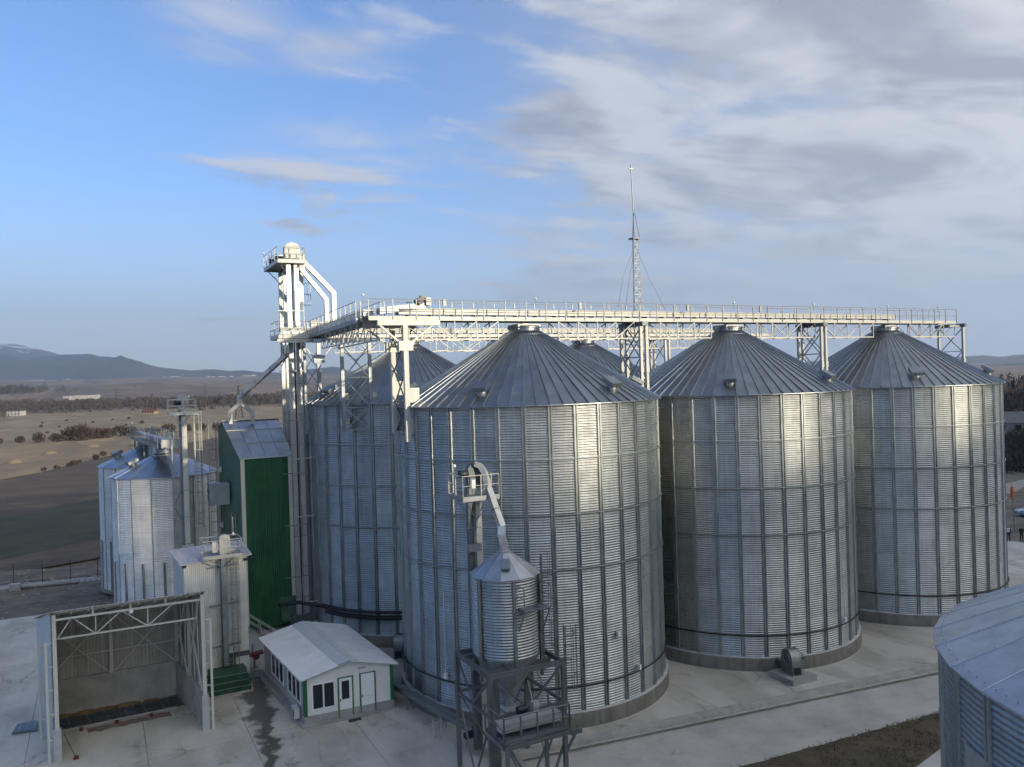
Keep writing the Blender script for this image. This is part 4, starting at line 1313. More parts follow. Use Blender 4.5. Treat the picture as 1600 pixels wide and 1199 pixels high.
rf = ribbed('roof', wb, (fx0-.25, fy-.3, 8.44), (fx1+.35, fy-.3, 8.62), (fx1+.25, by_+.3, 8.98), (fx0-.25+lean, by_+.3, 8.80), 'roof_pinkish', .3, .02, .07)
for x in (fx0+.05, fx1-.05):
    box('gutter_end', wb, (x-.12, fy-.18, 8.18), (x+.12, fy-.04, 8.36), 'black_motor')
# elevator leg on the front, its boot box in the pit cover
se = thing('bucket_elevator', (-18.75, 9.3, 0), 'grey elevator leg up the front of the cream building, railed platform on top', 'elevator')
trunk(se, -18.62, 9.28, 1.35, 9.0, .34, 'steel_frame', 1.15, d=.30)
box('leg_side_channel', se, (-18.86, 9.2, 1.35), (-18.80, 9.42, 8.2), 'steel_dark')
sx0, sx1, sy0, sy1, sz = -19.95, -17.5, 8.55, 10.3, 8.80
box('platform_plate', se, (sx0, sy0, sz), (sx1, sy1, sz+.05), 'steel_frame')
for a, b in (((sx0, sy0), (sx1, sy0)), ((sx1, sy0), (sx1, sy1)), ((sx1, sy1), (sx0, sy1)), ((sx0, sy1), (sx0, sy0))):
    beam('platform_fascia', se, (*a, sz+.06), (*b, sz+.06), .04, .24, 'zinc_duct')
    railing(se, (*a, sz+.1), (*b, sz+.1), 1.05, 1.3, 'zinc_duct', 'zinc_duct', True, None, .024, 'railing_post', .05)
for x in (sx0+.2, sx1-.5):
    beam('platform_brace', se, (x, sy0+.15, sz-.05), (-18.62, 9.1, 8.05), .06, .06, 'steel_frame')
elevator_head(se, -18.85, -18.15, 9.1, 9.5, 8.95, 1.25, 'zinc_duct')
box('motor_box', se, (-19.3, 9.2, 9.05), (-18.95, 9.45, 9.75), 'steel_cream')
rod('motor', se, (-19.3, 9.6, 9.75), (-18.9, 9.6, 9.75), .15, 'steel_dark', 12)
rod('lamp_pole', se, (-17.8, 10.2, 9.9), (-17.8, 10.2, 11.2), .02, 'steel_pale', 6)
lamp(se, (-17.8, 10.2, 9.9), .05)
caged_ladder(se, (-17.95, 9.45), 1.2, 9.1, (.25, -1), 'steel_frame', 1.6, .4, .55, .3, 1.0)
for z_ in (2.6, 5.4, 8.0):
    beam('leg_bracket', se, (-19.6, 9.55, z_), (-17.6, 9.55, z_+.05), .06, .10, 'steel_frame')
    beam('leg_bracket', se, (-18.62, 9.3, z_), (-17.75, 8.9, z_+.35), .05, .05, 'steel_frame')
# green stepped cover over the pit
pc = thing('pit_cover', (-18.9, 8.3, 0), 'stepped green cover over the pit at the foot of the cream building', 'pit cover')
for i, (a, b, c, d_, zlo, zhi) in enumerate(((-20.0, -17.35, 7.4, 9.72, .10, .44), (-19.9, -17.45, 7.55, 9.70, .445, .80), (-19.8, -17.55, 7.75, 9.68, .805, 1.18))):
    slab('cover_step', pc, [(a, c), (b, c), (b+.12, c+.9), (b+.05, d_), (a, d_)], zlo, zhi, 'green_paint')
    beam('step_edge', pc, (a, c-.012, zhi-.02), (b, c-.012, zhi-.02), .02, .03, 'zinc_roof_pale')
slab('cover_plinth', pc, [(-20.1, 7.25), (-17.25, 7.25), (-17.1, 8.4), (-17.2, 9.74), (-20.1, 9.74)], 0, .10, 'shed_concrete')

# ================================================================ UNLOADING SHED
sh = thing('unloading_shed', (-25, 6, 0), 'open fronted steel shed with a grated floor pit and lean-to roof', 'shed')
cL, cR = Vector((-28.36, 2.5, 0)), Vector((-20.74, 2.5, 0))
kL, kR = Vector((-29.45, 9.6, 0)), Vector((-21.72, 9.6, 0))
ZF, ZB = 8.12, 6.15
def S_(u, w, z): # u 0..1 along the front, w 0..1 front to back
    p = cL.lerp(cR, u).lerp(kL.lerp(kR, u), w); p.z = z; return p
def roof_z(w): return lerp(ZF, ZB, w)
WT = 2.2
# concrete lower walls
for u0, u1, w0, w1 in ((-.012, 1.012, .985, 1.02), (-.018, .012, .03, .985), (.988, 1.018, .0, .985)):
    hexa('concrete_wall', sh, [S_(u0, w0, 0), S_(u1, w0, 0), S_(u1, w1, 0), S_(u0, w1, 0)], [S_(u0, w0, WT), S_(u1, w0, WT), S_(u1, w1, WT), S_(u0, w1, WT)], 'shed_concrete')
# columns
for u, w in ((0, 0), (1, 0), (0, .5), (1, .5), (0, .97), (.5, .97), (1, .97)):
    c = S_(u, w, 0)
    base = WT+.01 if w > 0 else (2.05 if u == 1 else 1.75)
    beam('column', sh, S_(u, w, base), S_(u, w, roof_z(w)-.12), .20, .20, 'shed_steel')
for u, h in ((0, 1.75), (1, 2.05)):
    p = S_(u, 0, 0)
    box('column_foot', sh, p-Vector((.19, .14, 0)), p+Vector((.19, .14, h)), 'ledge_concrete')
# wall sheets above the concrete
n = 9
for i in range(n):
    u0, u1 = i/n+.0006, (i+1)/n-.0006
    ribbed('wall_sheet', sh, S_(u0, 1.0, WT+.005), S_(u1, 1.0, WT+.005), S_(u1, 1.0, ZB), S_(u0, 1.0, ZB), 'shed_wall', .2, .02, .03)
for i in range(6):
    w0, w1 = lerp(.02, 1, i/6)+.002, lerp(.02, 1, (i+1)/6)-.002
    plate('wall_sheet', sh, [S_(-.024, w1, WT+.005), S_(-.024, w0, WT+.005), S_(-.024, w0, roof_z(w0)), S_(-.024, w1, roof_z(w1))], .05, 'white_panel_cool')
    plate('wall_sheet', sh, [S_(1.024, w0, WT+.005), S_(1.024, w1, WT+.005), S_(1.024, w1, roof_z(w1)), S_(1.024, w0, roof_z(w0))], .05, 'shed_wall')
plate('wall_sheet', sh, [S_(-.024, .98, .02), S_(-.024, .03, .02), S_(-.024, .03, WT), S_(-.024, .98, WT)], .03, 'white_panel_cool')
# roof sheets
n = 8
for i in range(n):
    u0, u1 = lerp(-.04, 1.02, i/n)+.0006, lerp(-.04, 1.02, (i+1)/n)-.0006
    ribbed('roof_sheet', sh, S_(u0, -.05, ZF+.10), S_(u1, -.05, ZF+.10), S_(u1, 1.05, ZB+.02), S_(u0, 1.05, ZB+.02), 'shed_roof', .25, .035, .03)
for w in (.02, .25, .5, .75, .97):
    beam('purlin', sh, S_(0, w, roof_z(w)-.02), S_(1, w, roof_z(w)-.02), .08, .12, 'shed_steel')
for u in [i/9 for i in range(1, 9)]:
    beam('rafter', sh, S_(u, .0, ZF-.14), S_(u, .98, ZB-.14), .07, .10, 'shed_steel')
# front truss
zl = 6.55
beam('truss_chord', sh, S_(0, 0, ZF-.42), S_(1, 0, ZF-.42), .10, .12, 'shed_steel')
beam('truss_chord', sh, S_(.03, .05, zl), S_(.97, .05, zl), .09, .09, 'shed_steel')
for a, b in ((.03, .0), (.24, .33), (.33, .5), (.5, .66), (.66, .84)): pass
nodes_b, nodes_t = [.27, .62], [.0, .14, .44, .78, 1.0]
for bpt, tops in ((.27, (.12, .44)), (.62, (.44, .80))):
    for t_ in tops:
        beam('truss_web', sh, S_(bpt, .04, zl), S_(t_, .02, ZF-.45), .06, .06, 'shed_steel')
for u in (.27, .62):
    beam('truss_web', sh, S_(u, .04, zl), S_(u, .02, ZF-.4), .06, .06, 'shed_steel')
for u in (.25, .5, .74):
    beam('roof_strut', sh, S_(u, 0, ZF-.42), S_(u, 0, ZF+.06), .10, .08, 'shed_steel')
rod('shed_lamp', sh, S_(.5, -.012, ZF-.62), S_(.5, -.012, ZF-.42), .12, 'white_plastic', 12)
beam('truss_web', sh, S_(.02, .03, zl), S_(.11, .02, ZF-.5), .06, .06, 'shed_steel')
# bracing on the rear and right walls
for u0, u1 in ((.02, .48), (.52, .98)):
    beam('wall_brace', sh, S_(u0, .955, WT+.1), S_(u1, .955, ZB-.25), .07, .07, 'shed_steel')
    beam('wall_brace', sh, S_(u1, .945, WT+.1), S_(u0, .945, ZB-.25), .07, .07, 'shed_steel')
for z_ in (3.6, 4.9):
    beam('wall_rail', sh, S_(.01, .975, z_), S_(.99, .975, z_), .06, .06, 'shed_steel')
for w0, w1 in ((.02, .48), (.52, .95)):
    beam('wall_brace', sh, S_(.985, w0, WT+.1), S_(.985, w1, roof_z(w1)-.3), .08, .08, 'shed_steel')
    beam('wall_brace', sh, S_(.98, w1, WT+.1), S_(.98, w0, roof_z(w0)-.3), .08, .08, 'shed_steel')
for w in (.2, .35, .65, .8):
    beam('wall_stud', sh, S_(1.004, w, WT), S_(1.004, w, roof_z(w)-.1), .06, .06, 'shed_steel')
# guard posts with rungs beside the columns
for u, w, off, h0 in ((0, 0, -.42, 6.55), (1, 0, .40, 6.55), (0, .5, -.45, 5.6)):
    p = S_(u, w, 0)+Vector((off, -.05 if w == 0 else 0, 0))
    q = S_(u, w, 0)
    beam('guard_post', sh, p, p+Vector((0, 0, h0)), .13, .13, 'shed_steel')
    for z_ in (1.2, 2.6, 3.9, 5.2, h0-.08):
        beam('guard_rung', sh, (p.x, p.y, z_), (q.x, q.y-.05, z_), .07, .05, 'shed_steel')
# pit with grating bars, a red edge rail and grain heaped behind it
hexa('pit_floor', sh, [S_(.0, .62, .004), S_(.985, .66, .004), S_(.985, .93, .004), S_(.0, .93, .004)], [S_(.0, .62, .012), S_(.985, .66, .012), S_(.985, .93, .012), S_(.0, .93, .012)], 'steel_dark')
for i in range(22):
    u = lerp(.02, .97, i/21)
    beam('grate_bar', sh, S_(u, lerp(.63, .67, u), .05), S_(u, .93, .05), .035, .07, 'steel_frame' if i % 3 == 0 else 'steel_dark')
for w in (.72, .82):
    beam('grate_tie', sh, S_(.02, w, .06), S_(.975, w, .06), .04, .04, 'steel_dark')
beam('pit_edge_rail', sh, S_(.06, .575, .09), S_(.92, .605, .09), .12, .14, 'stone_pale')
for u in (.2, .45, .7):
    box('rail_stop', sh, S_(u, .52, .005), S_(u, .52, .005)+Vector((.18, .45, .10)), 'red_paint')
for k, (u, r) in enumerate(((.14, .42), (.30, .5), (.44, .42), (.60, .55), (.78, .3), (.07, .3))):
    c = S_(u, .955, 0)
    n_ = 16
    pts = [(c.x, c.y, .15*r/.55)]
    for j, f_ in ((0, .55), (1, 1.0)):
        for i in range(n_):
            a = 2*math.pi*i/n_
            rr_ = r*f_*(1+.12*mnoise.noise(Vector((k*3.1, math.cos(a)*1.5, math.sin(a)*1.5))))
            pts.append((c.x+1.5*rr_*math.cos(a), min(c.y+rr_*math.sin(a), S_(u, .982, 0).y), .016 if j else .09*r/.55))
    fc = [(0, 1+i, 1+(i+1) % n_) for i in range(n_)]+[(1+i, 1+n_+i, 1+n_+(i+1) % n_, 1+(i+1) % n_) for i in range(n_)]
    h_ = mesh('grain_heap', None, pts, fc, 'grain', True)
    tag(h_, ('golden grain heap in the corner of the shed by the open side', 'small golden grain heap left of centre along the shed rear wall', 'golden grain heap left of the shed centre post', 'widest golden grain heap, near the shed centre post', 'thin golden grain heap near the shed braced wall', 'last golden grain heap beside the shed column')[k], 'grain heap', 'grain heaps')
rd = mesh('red_spill', None, [tuple(S_(.25+.6*i/14+.0, .44+.05*mnoise.noise(Vector((i*.7, 1, 0)))+.03*(i/14), .009)) for i in range(15)] + [tuple(S_(.25+.6*i/14, .55+.03*i/14+.02*mnoise.noise(Vector((i*.9, 7, 0))), .009)) for i in range(14, -1, -1)], [tuple(range(30))], 'red_dust')
kind(tag(rd, 'reddish dust spilled along the shed pit edge', 'spill'), 'stuff')
# steel plate lying outside the shed, a red tool by the column and the tipping hopper behind the roof
sp = thing('steel_ramp', (-30.0, 8.2, 0), 'flat bluish steel ramp plate lying left of the shed', 'ramp')
slab('ramp_plate', sp, [(-30.95, 7.75), (-29.62, 7.55), (-29.72, 9.1), (-30.75, 9.15)], .03, .14, 'steel_bin')
for k in range(3):
    box('ramp_rib', sp, (-30.6+.4*k, 7.85, .14), (-30.54+.4*k, 9.0, .17), 'zinc_rib')
tl = thing('hand_tool', (-28.0, 2.2, 0), 'red headed long handled tool leaning by the shed column', 'tool')
beam('handle', tl, (-28.05, 2.75, 1.3), (-27.5, 2.25, .05), .035, .035, 'steel_dark')
box('head', tl, (-27.62, 2.1, .0), (-27.36, 2.4, .12), 'red_paint')
hp = thing('tipping_hopper', (-25.6, 22.5, 0), 'bluish tipping hopper behind the shed roof', 'hopper')
hexa('hopper_bowl', hp, [(-26.0, 22.1, 1.5), (-25.1, 22.1, 1.5), (-25.1, 22.9, 1.5), (-26.0, 22.9, 1.5)], [(-26.7, 21.6, 2.6), (-24.6, 21.6, 2.6), (-24.6, 23.4, 2.6), (-26.7, 23.4, 2.6)], 'zinc_roof')
for x in (-26.2, -24.9):
    for y in (21.9, 23.0):
        beam('leg', hp, (x, y, 0), (x, y, 2.0), .1, .1, 'zinc_rib')

# ================================================================ SITE CABIN
cb = thing('site_cabin', (-13, 4.4, 0), 'small white site cabin with green corner trims and a low gabled roof', 'cabin')
a0, a1 = Vector((-15.52, -.18, 0)), Vector((-10.20, -.36, 0))
b0, b1 = Vector((-16.18, 9.0, 0)), Vector((-10.75, 8.9, 0))
def K(u, w, z):
    p = a0.lerp(a1, u).lerp(b0.lerp(b1, u), w); p.z = z; return p
ZP, ZV, ZR = .56, 2.86, 3.40
def wt(u): return lerp(ZV, ZR, 1-abs(2*u-1))
hexa('plinth', cb, [K(-.012, -.006, 0), K(1.012, -.006, 0), K(1.012, 1.006, 0), K(-.012, 1.006, 0)], [K(-.012, -.006, ZP), K(1.012, -.006, ZP), K(1.012, 1.006, ZP), K(-.012, 1.006, ZP)], 'pad_concrete')
hexa('plinth_step', cb, [K(-.05, -.035, 0), K(1.05, -.035, 0), K(1.05, 1.02, 0), K(-.05, 1.02, 0)], [K(-.05, -.035, .14), K(1.05, -.035, .14), K(1.05, 1.02, .14), K(-.05, 1.02, .14)], 'pad_concrete')
def face_panel(name, u0, u1, z0_, zt0, zt1, mat, w=0.0):
    plate(name, cb, [K(u0, w, z0_), K(u1, w, z0_), K(u1, w, zt1), K(u0, w, zt0)], .08, mat)
# front wall panels around the openings: window .07-.34, glazed door .37-.54, plain door .62-.80
ops = {'win': (.078, .335, .84, 2.40), 'd1': (.375, .535, .10, 2.46), 'd2': (.625, .795, .10, 2.50)}
segs = [(0, .078, 'w'), (.078, .335, 'win'), (.335, .375, 'w'), (.375, .535, 'd1'), (.535, .625, 'w'), (.625, .795, 'd2'), (.795, 1, 'w')]
for u0, u1, k in segs:
    if k == 'w':
        face_panel('wall_panel', u0, u1, ZP, wt(u0), wt(u1), 'white_wall')
    else:
        _, _, lo, hi = ops[k]
        if u0 < .5 < u1:
            face_panel('wall_panel', u0, .5, hi, wt(u0), ZR, 'white_wall'); face_panel('wall_panel', .5, u1, hi, ZR, wt(u1), 'white_wall')
        else: face_panel('wall_panel', u0, u1, hi, wt(u0), wt(u1), 'white_wall')
        if lo > ZP: face_panel('wall_panel', u0, u1, ZP, lo, lo, 'white_wall')
def bar(name, parent, u0, z0_, u1, z1_, w, th, mat, d_=-.004):
    hexa(name, parent, [K(u0, d_, z0_), K(u1, d_, z0_), K(u1, d_+.006, z0_), K(u0, d_+.006, z0_)], [K(u0, d_, z1_), K(u1, d_, z1_), K(u1, d_+.006, z1_), K(u0, d_+.006, z1_)], mat)
wn = thing_part = link('window', None, cb)
u0, u1, lo, hi = ops['win']
t_ = .012
for nm, q in (('frame', (u0, lo, u1, lo+.07)), ('frame', (u0, hi-.07, u1, hi)), ('frame', (u0, lo+.07, u0+t_, hi-.07)), ('frame', (u1-t_, lo+.07, u1, hi-.07)), ('frame', ((u0+u1)/2-t_*.6, lo+.07, (u0+u1)/2+t_*.6, hi-.07))):
    bar(nm, wn, q[0], q[1], q[2], q[3], 0, 0, 'white_frame')
bar('pane', wn, u0+t_, lo+.07, (u0+u1)/2-t_*.6, hi-.07, 0, 0, 'pane_glass', .001)
bar('pane', wn, (u0+u1)/2+t_*.6, lo+.07, u1-t_, hi-.07, 0, 0, 'pane_glass', .001)
for key, glazed in (('d1', True), ('d2', False)):
    u0, u1, lo, hi = ops[key]
    dd = link('door', None, cb)
    bar('door_surround', dd, u0-.008, lo, u0+.006, hi+.04, 0, 0, 'green_trim', -.006)
    bar('door_surround', dd, u1-.006, lo, u1+.008, hi+.04, 0, 0, 'green_trim', -.006)
    bar('door_surround', dd, u0+.006, hi-.01, u1-.006, hi+.04, 0, 0, 'green_trim', -.006)
    m0 = 1.15
    bar('door_leaf', dd, u0+.006, lo, u1-.006, m0 if glazed else hi-.01, 0, 0, 'white_frame', -.003)
    if glazed:
        bar('door_leaf', dd, u0+.006, m0, u0+.036, hi-.01, 0, 0, 'white_frame', -.003)
        bar('door_leaf', dd, u1-.036, m0, u1-.006, hi-.01, 0, 0, 'white_frame', -.003)
        bar('door_leaf', dd, u0+.036, hi-.20, u1-.036, hi-.01, 0, 0, 'white_frame', -.003)
        bar('pane', dd, u0+.036, m0, u1-.036, hi-.20, 0, 0, 'pane_glass', .001)
    else:
        bar('door_rail', dd, u0+.02, 1.10, u1-.02, 1.16, 0, 0, 'white_wall', -.0048)
    bar('handle', dd, u0+.014, 1.08, u0+.022, 1.22, 0, 0, 'black_motor', -.009)
bar('air_grille', cb, .60, 2.80, .69, 2.93, 0, 0, 'ridge_cap', -.003)
for u in (-.012, .975):
    hexa('corner_trim', cb, [K(u, -.008, ZP), K(u+.036, -.008, ZP), K(u+.036, .02, ZP), K(u, .02, ZP)], [K(u, -.008, ZV), K(u+.036, -.008, ZV+.03), K(u+.036, .02, ZV+.03), K(u, .02, ZV)], 'green_trim')
# left wall: two windows of three lights, panels between
wz = (1.02, 2.42)
wins = ((.085, .385), (.485, .80))
edges = [0.0, .085, .385, .485, .80, 1.0]
for i in range(5):
    w0, w1 = edges[i], edges[i+1]
    if (w0, w1) in wins:
        for zlo, zhi in ((ZP, wz[0]), (wz[1], ZV)):
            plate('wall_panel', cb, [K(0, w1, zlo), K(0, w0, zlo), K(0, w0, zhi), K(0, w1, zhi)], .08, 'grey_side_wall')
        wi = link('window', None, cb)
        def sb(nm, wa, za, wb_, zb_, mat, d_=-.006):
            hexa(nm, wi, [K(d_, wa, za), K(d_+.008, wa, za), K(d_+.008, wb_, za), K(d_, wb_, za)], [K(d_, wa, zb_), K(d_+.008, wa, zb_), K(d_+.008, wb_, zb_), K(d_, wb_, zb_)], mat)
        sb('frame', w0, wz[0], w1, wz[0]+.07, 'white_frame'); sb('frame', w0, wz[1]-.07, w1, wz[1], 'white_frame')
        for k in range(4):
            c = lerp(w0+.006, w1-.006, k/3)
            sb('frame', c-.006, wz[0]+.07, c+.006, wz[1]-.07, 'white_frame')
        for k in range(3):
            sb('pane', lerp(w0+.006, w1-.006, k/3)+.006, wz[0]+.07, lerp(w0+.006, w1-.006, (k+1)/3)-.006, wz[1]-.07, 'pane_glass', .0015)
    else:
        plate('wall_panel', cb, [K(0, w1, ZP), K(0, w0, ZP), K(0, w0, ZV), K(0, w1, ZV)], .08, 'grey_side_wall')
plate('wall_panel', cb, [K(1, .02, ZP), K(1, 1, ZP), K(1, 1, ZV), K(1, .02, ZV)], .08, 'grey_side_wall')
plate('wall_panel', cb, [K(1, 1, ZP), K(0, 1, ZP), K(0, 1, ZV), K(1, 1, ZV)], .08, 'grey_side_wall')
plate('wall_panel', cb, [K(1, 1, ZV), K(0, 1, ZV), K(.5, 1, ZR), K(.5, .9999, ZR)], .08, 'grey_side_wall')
# roof: nine corrugated sheets a side and a flat grey ridge capping
n = 9
for i in range(n):
    w0, w1 = lerp(-.03, 1.03, i/n), lerp(-.03, 1.03, (i+1)/n)
    q = .0004
    ribbed('roof_sheet', cb, K(-.055, w1-q, ZV-.07), K(-.055, w0+q, ZV-.07), K(.5, w0+q, ZR+.08), K(.5, w1-q, ZR+.08), 'roof_white', .24, .075, .03, 'trap')
    ribbed('roof_sheet', cb, K(1.055, w0+q, ZV-.07), K(1.055, w1-q, ZV-.07), K(.5, w1-q, ZR+.08), K(.5, w0+q, ZR+.08), 'roof_white', .24, .075, .03, 'trap')
def rz_(u): return lerp(ZV-.07, ZR+.08, (u+.055)/.555) if u < .5 else lerp(ZR+.08, ZV-.07, (u-.5)/.555)
for u0, u1 in ((.36, .5), (.5, .60)):
    plate('ridge_cap', cb, [K(u0, -.034, rz_(u0)+.055), K(u1, -.034, rz_(u1)+.055), K(u1, 1.034, rz_(u1)+.055), K(u0, 1.034, rz_(u0)+.055)], .012, 'ridge_cap')
beam('barge_board', cb, K(-.07, -.026, ZV-.12), K(.5, -.026, ZR+.02), .03, .09, 'ridge_cap')
beam('barge_board', cb, K(1.07, -.026, ZV-.12), K(.5, -.026, ZR+.02), .03, .09, 'ridge_cap')
ac = thing('air_conditioner', (-15.95, .95, .3), 'white air conditioner unit low on the cabin side wall', 'air conditioner')
box('case', ac, (-16.02, .45, .30), (-15.72, 1.25, .88), 'ac_white')
rod('fan_grille', ac, (-16.035, .75, .58), (-16.015, .75, .58), .22, 'steel_dark', 20)
for y in (.55, 1.1): box('bracket', ac, (-16.0, y, .22), (-15.7, y+.05, .295), 'steel_frame')
rod('pipe', ac, (-15.80, 1.27, .6), (-15.62, 1.36, .9), .03, 'ac_white', 8)
mt = slab('door_grating', None, [(-13.1, -1.05), (-12.35, -1.0), (-12.35, -.62), (-13.1, -.66)], .006, .03, 'rubber_mat')
tag(mt, 'dark grating set in the ground before the glazed cabin door', 'grating')

# ================================================================ STAIRS AND PIPEWORK BETWEEN BUILDINGS
st = thing('steel_stairs', (-15.3, 14, 0), 'steel stairs with pale handrails beside the green dryer', 'stairs')
P0, P1 = Vector((-16.55, 14.0, 2.35)), Vector((-13.6, 13.2, .15))
box('landing', st, (-17.6, 13.6, 2.28), (-16.5, 14.8, 2.36), 'steel_frame')
for k in range(11):
    p = P0.lerp(P1, (k+.5)/11)
    box('tread', st, p+Vector((-.15, 0, -.02)), p+Vector((.15, .85, .02)), 'steel_frame')
for y in (0, .87):
    beam('stringer', st, P0+Vector((0, y, -.08)), P1+Vector((0, y, -.08)), .05, .2, 'steel_pale')
    o_ = Vector((0, y, 0))
    for k in range(4):
        p = P0.lerp(P1, k/3)+o_
        beam('baluster', st, p, p+Vector((0, 0, 1.0)), .045, .045, 'steel_pale')
    for h in (.5, 1.0):
        rod('handrail', st, P0+o_+Vector((0, 0, h)), P1+o_+Vector((0, 0, h)), .028, 'steel_pale', 8)
for h in (.5, 1.0):
    rod('handrail', st, (-17.6, 13.62, 2.36+h), (-16.55, 13.62, 2.36+h), .028, 'steel_pale', 8)
for x in (-17.5, -16.6):
    beam('landing_post', st, (x, 13.65, 0), (x, 13.65, 3.36), .06, .06, 'steel_pale')
rv = thing('red_valve', (-16.45, 11.3, 0), 'red pipe fitting on a stand between the cream building and the cabin', 'valve')
rod('stand', rv, (-16.5, 11.2, 0), (-16.5, 11.2, .9), .07, 'steel_frame', 10)
rod('pipe', rv, (-17.0, 11.2, 1.15), (-15.9, 11.2, 1.25), .16, 'red_paint', 12)
rod('hand_wheel', rv, (-16.4, 11.05, 1.05), (-16.4, 11.0, 1.05), .24, 'red_paint', 14)
rod('riser', rv, (-16.6, 11.2, .9), (-16.6, 11.2, 1.9), .05, 'steel_frame', 8)
box('base', rv, (-16.75, 10.95, 0), (-16.25, 11.45, .22), 'pad_concrete')
tr = thing('drain_trough', (-16.6, 9.4, 0), 'grey trough at ground level between the green pit cover and the cabin', 'trough')
duct('trough_body', tr, [(-17.3, 9.55, .35), (-16.2, 9.4, .35)], .5, .34, 'steel_frame')
for x in (-17.1, -16.5): beam('leg', tr, (x, 9.4, 0), (x, 9.4, .25), .05, .05, 'steel_dark')
# ground conveyor along the nearest silo, with small trestles and its motor
gc = thing('ground_conveyor', (-8.8, -3, 0), 'long low grey conveyor trough skirting the nearest silo base', 'conveyor')
G0, G1 = Vector((-10.25, 3.9, .95)), Vector((-8.05, -8.1, .95))
for i in range(5):
    a, b = G0.lerp(G1, i/5), G0.lerp(G1, (i+1)/5)
    d_ = (b-a).normalized()*.008
    beam('trough', gc, a+d_, b-d_, .42, .30, 'steel_frame')
    beam('cover', gc, a+d_+Vector((0, 0, .175)), b-d_+Vector((0, 0, .175)), .50, .04, 'zinc_rib')
    beam('side_rail', gc, a+d_+Vector((-.24, 0, -.08)), b-d_+Vector((-.24, 0, -.08)), .04, .06, 'zinc_rib')
for q in (.12, .42, .72, .95):
    c = G0.lerp(G1, q)
    for s_ in (-.2, .2): beam('trestle_leg', gc, (c.x+s_, c.y, 0), (c.x+s_, c.y, .8), .05, .05, 'steel_frame')
    beam('trestle_tie', gc, (c.x-.2, c.y, .35), (c.x+.2, c.y, .35), .04, .04, 'steel_frame')
rod('motor', gc, (-8.25, -8.3, 1.05), (-8.85, -8.5, 1.05), .2, 'black_motor', 14)
box('gearbox', gc, (-8.3, -8.5, .8), (-7.95, -8.1, 1.3), 'black_motor')
sl2 = thing('step_ladder', (-9.35, -5.9, 0), 'short brownish step ladder standing by the low conveyor', 'ladder')
for s_ in (-.24, .24):
    beam('stile', sl2, (-9.5+s_, -6.0, 0), (-9.42+s_, -5.75, 1.15), .06, .06, 'kerb_concrete')
for z_ in (.25, .6, .95): beam('rung', sl2, (-9.72, -5.98+z_*.2, z_), (-9.2, -5.98+z_*.2, z_), .05, .05, 'kerb_concrete')
# dark air duct round the foot of the shaded silo
du = thing('air_duct', (-6, 11, 1), 'dark pipe run curving round the foot of the shaded silo', 'duct')
for zq, rq in ((2.75, .13), (2.3, .13)):
    tube('pipe', du, [(-1.76+9.15*math.cos(rad(a)), 18.2+9.15*math.sin(rad(a)), zq) for a in range(200, 290, 5)], rq, 'black_cable', 10)
tube('pipe', du, [(-13.4, 18.0, 2.6), (-12.0, 17.1, 2.8), (-10.9, 15.6, 2.75), (-10.36, 15.1, 2.75)], .14, 'black_cable', 10)
# blower fans
def blower(x, y, rz_a, label, pad=True):
    f_ = thing('blower_fan', (x, y, 0), label, 'fan', 'aeration fans')
    if pad: box('pad', f_, (x-1.05, y-1.15, 0), (x+1.05, y+1.0, .36), 'pad_concrete')
    z = .37 if pad else .05
    # upright scroll housing with a rounded top, inlet ring on one flat side, motor on the other
    w_ = .34
    prof = [(-.62, 0), (.62, 0), (.62, .95)]+[(.02+.60*math.cos(rad(q)), .95+.62*math.sin(rad(q))) for q in range(10, 180, 10)]+[(-.60, .95), (-.62, .70)]
    c_, s_ = math.cos(rz_a), math.sin(rz_a)
    def W_(u, w, h): return (x+u*c_+w*s_, y+u*s_-w*c_, z+h)
    n_ = len(prof)
    v = [W_(u, -w_, h) for u, h in prof]+[W_(u, w_, h) for u, h in prof]
    mesh('housing', f_, v, [tuple(range(n_)), tuple(range(2*n_-1, n_-1, -1))]+[(i, n_+i, n_+(i+1) % n_, (i+1) % n_) for i in range(n_)], 'zinc_rib')
    for sd_ in (-w_, w_):
        tube('housing_rim', f_, [W_(u, sd_, h) for u, h in prof], .03, 'zinc_wall', 6, True)
    tube('inlet_ring', f_, [W_(.36*math.cos(rad(q)), -w_-.02, .92+.36*math.sin(rad(q))) for q in range(0, 360, 15)], .045, 'zinc_wall', 6, True)
    rod('inlet_eye', f_, W_(0, -w_-.012, .92), W_(0, -w_-.002, .92), .33, 'steel_dark', 20)
    rod('motor', f_, W_(-.1, w_+.02, 1.0), W_(-.1, w_+.45, 1.0), .19, 'steel_dark', 14)
    hexa('motor_plate', f_, [W_(-.35, w_+.02, .02), W_(.15, w_+.02, .02), W_(.15, w_+.06, .02), W_(-.35, w_+.06, .02)], [W_(-.35, w_+.02, .8), W_(.15, w_+.02, .8), W_(.15, w_+.30, .8), W_(-.35, w_+.30, .8)], 'zinc_roof_pale')
    hexa('outlet', f_, [W_(-.64, -.25, .06), W_(-.625, -.25, .06), W_(-.625, .25, .06), W_(-.64, .25, .06)], [W_(-.64, -.25, .5), W_(-.625, -.25, .5), W_(-.625, .25, .5), W_(-.64, .25, .5)], 'black_motor')
    duct('air_pipe', f_, [W_(.6, 0, .35), W_(1.4, 0, .35)], .5, .38, 'zinc_roof')
    box('stand', f_, (x-.30, y-.45, z-.005), (x+.30, y+.45, z+.03), 'steel_dark')
    return f_
blower(14.0, -9.45, rad(78), 'galvanised blower fan on a concrete pad at the foot of the middle front silo')
blower(-6.6, 8.55, rad(60), 'dark blower fan in the shade behind the cabin roof', False)
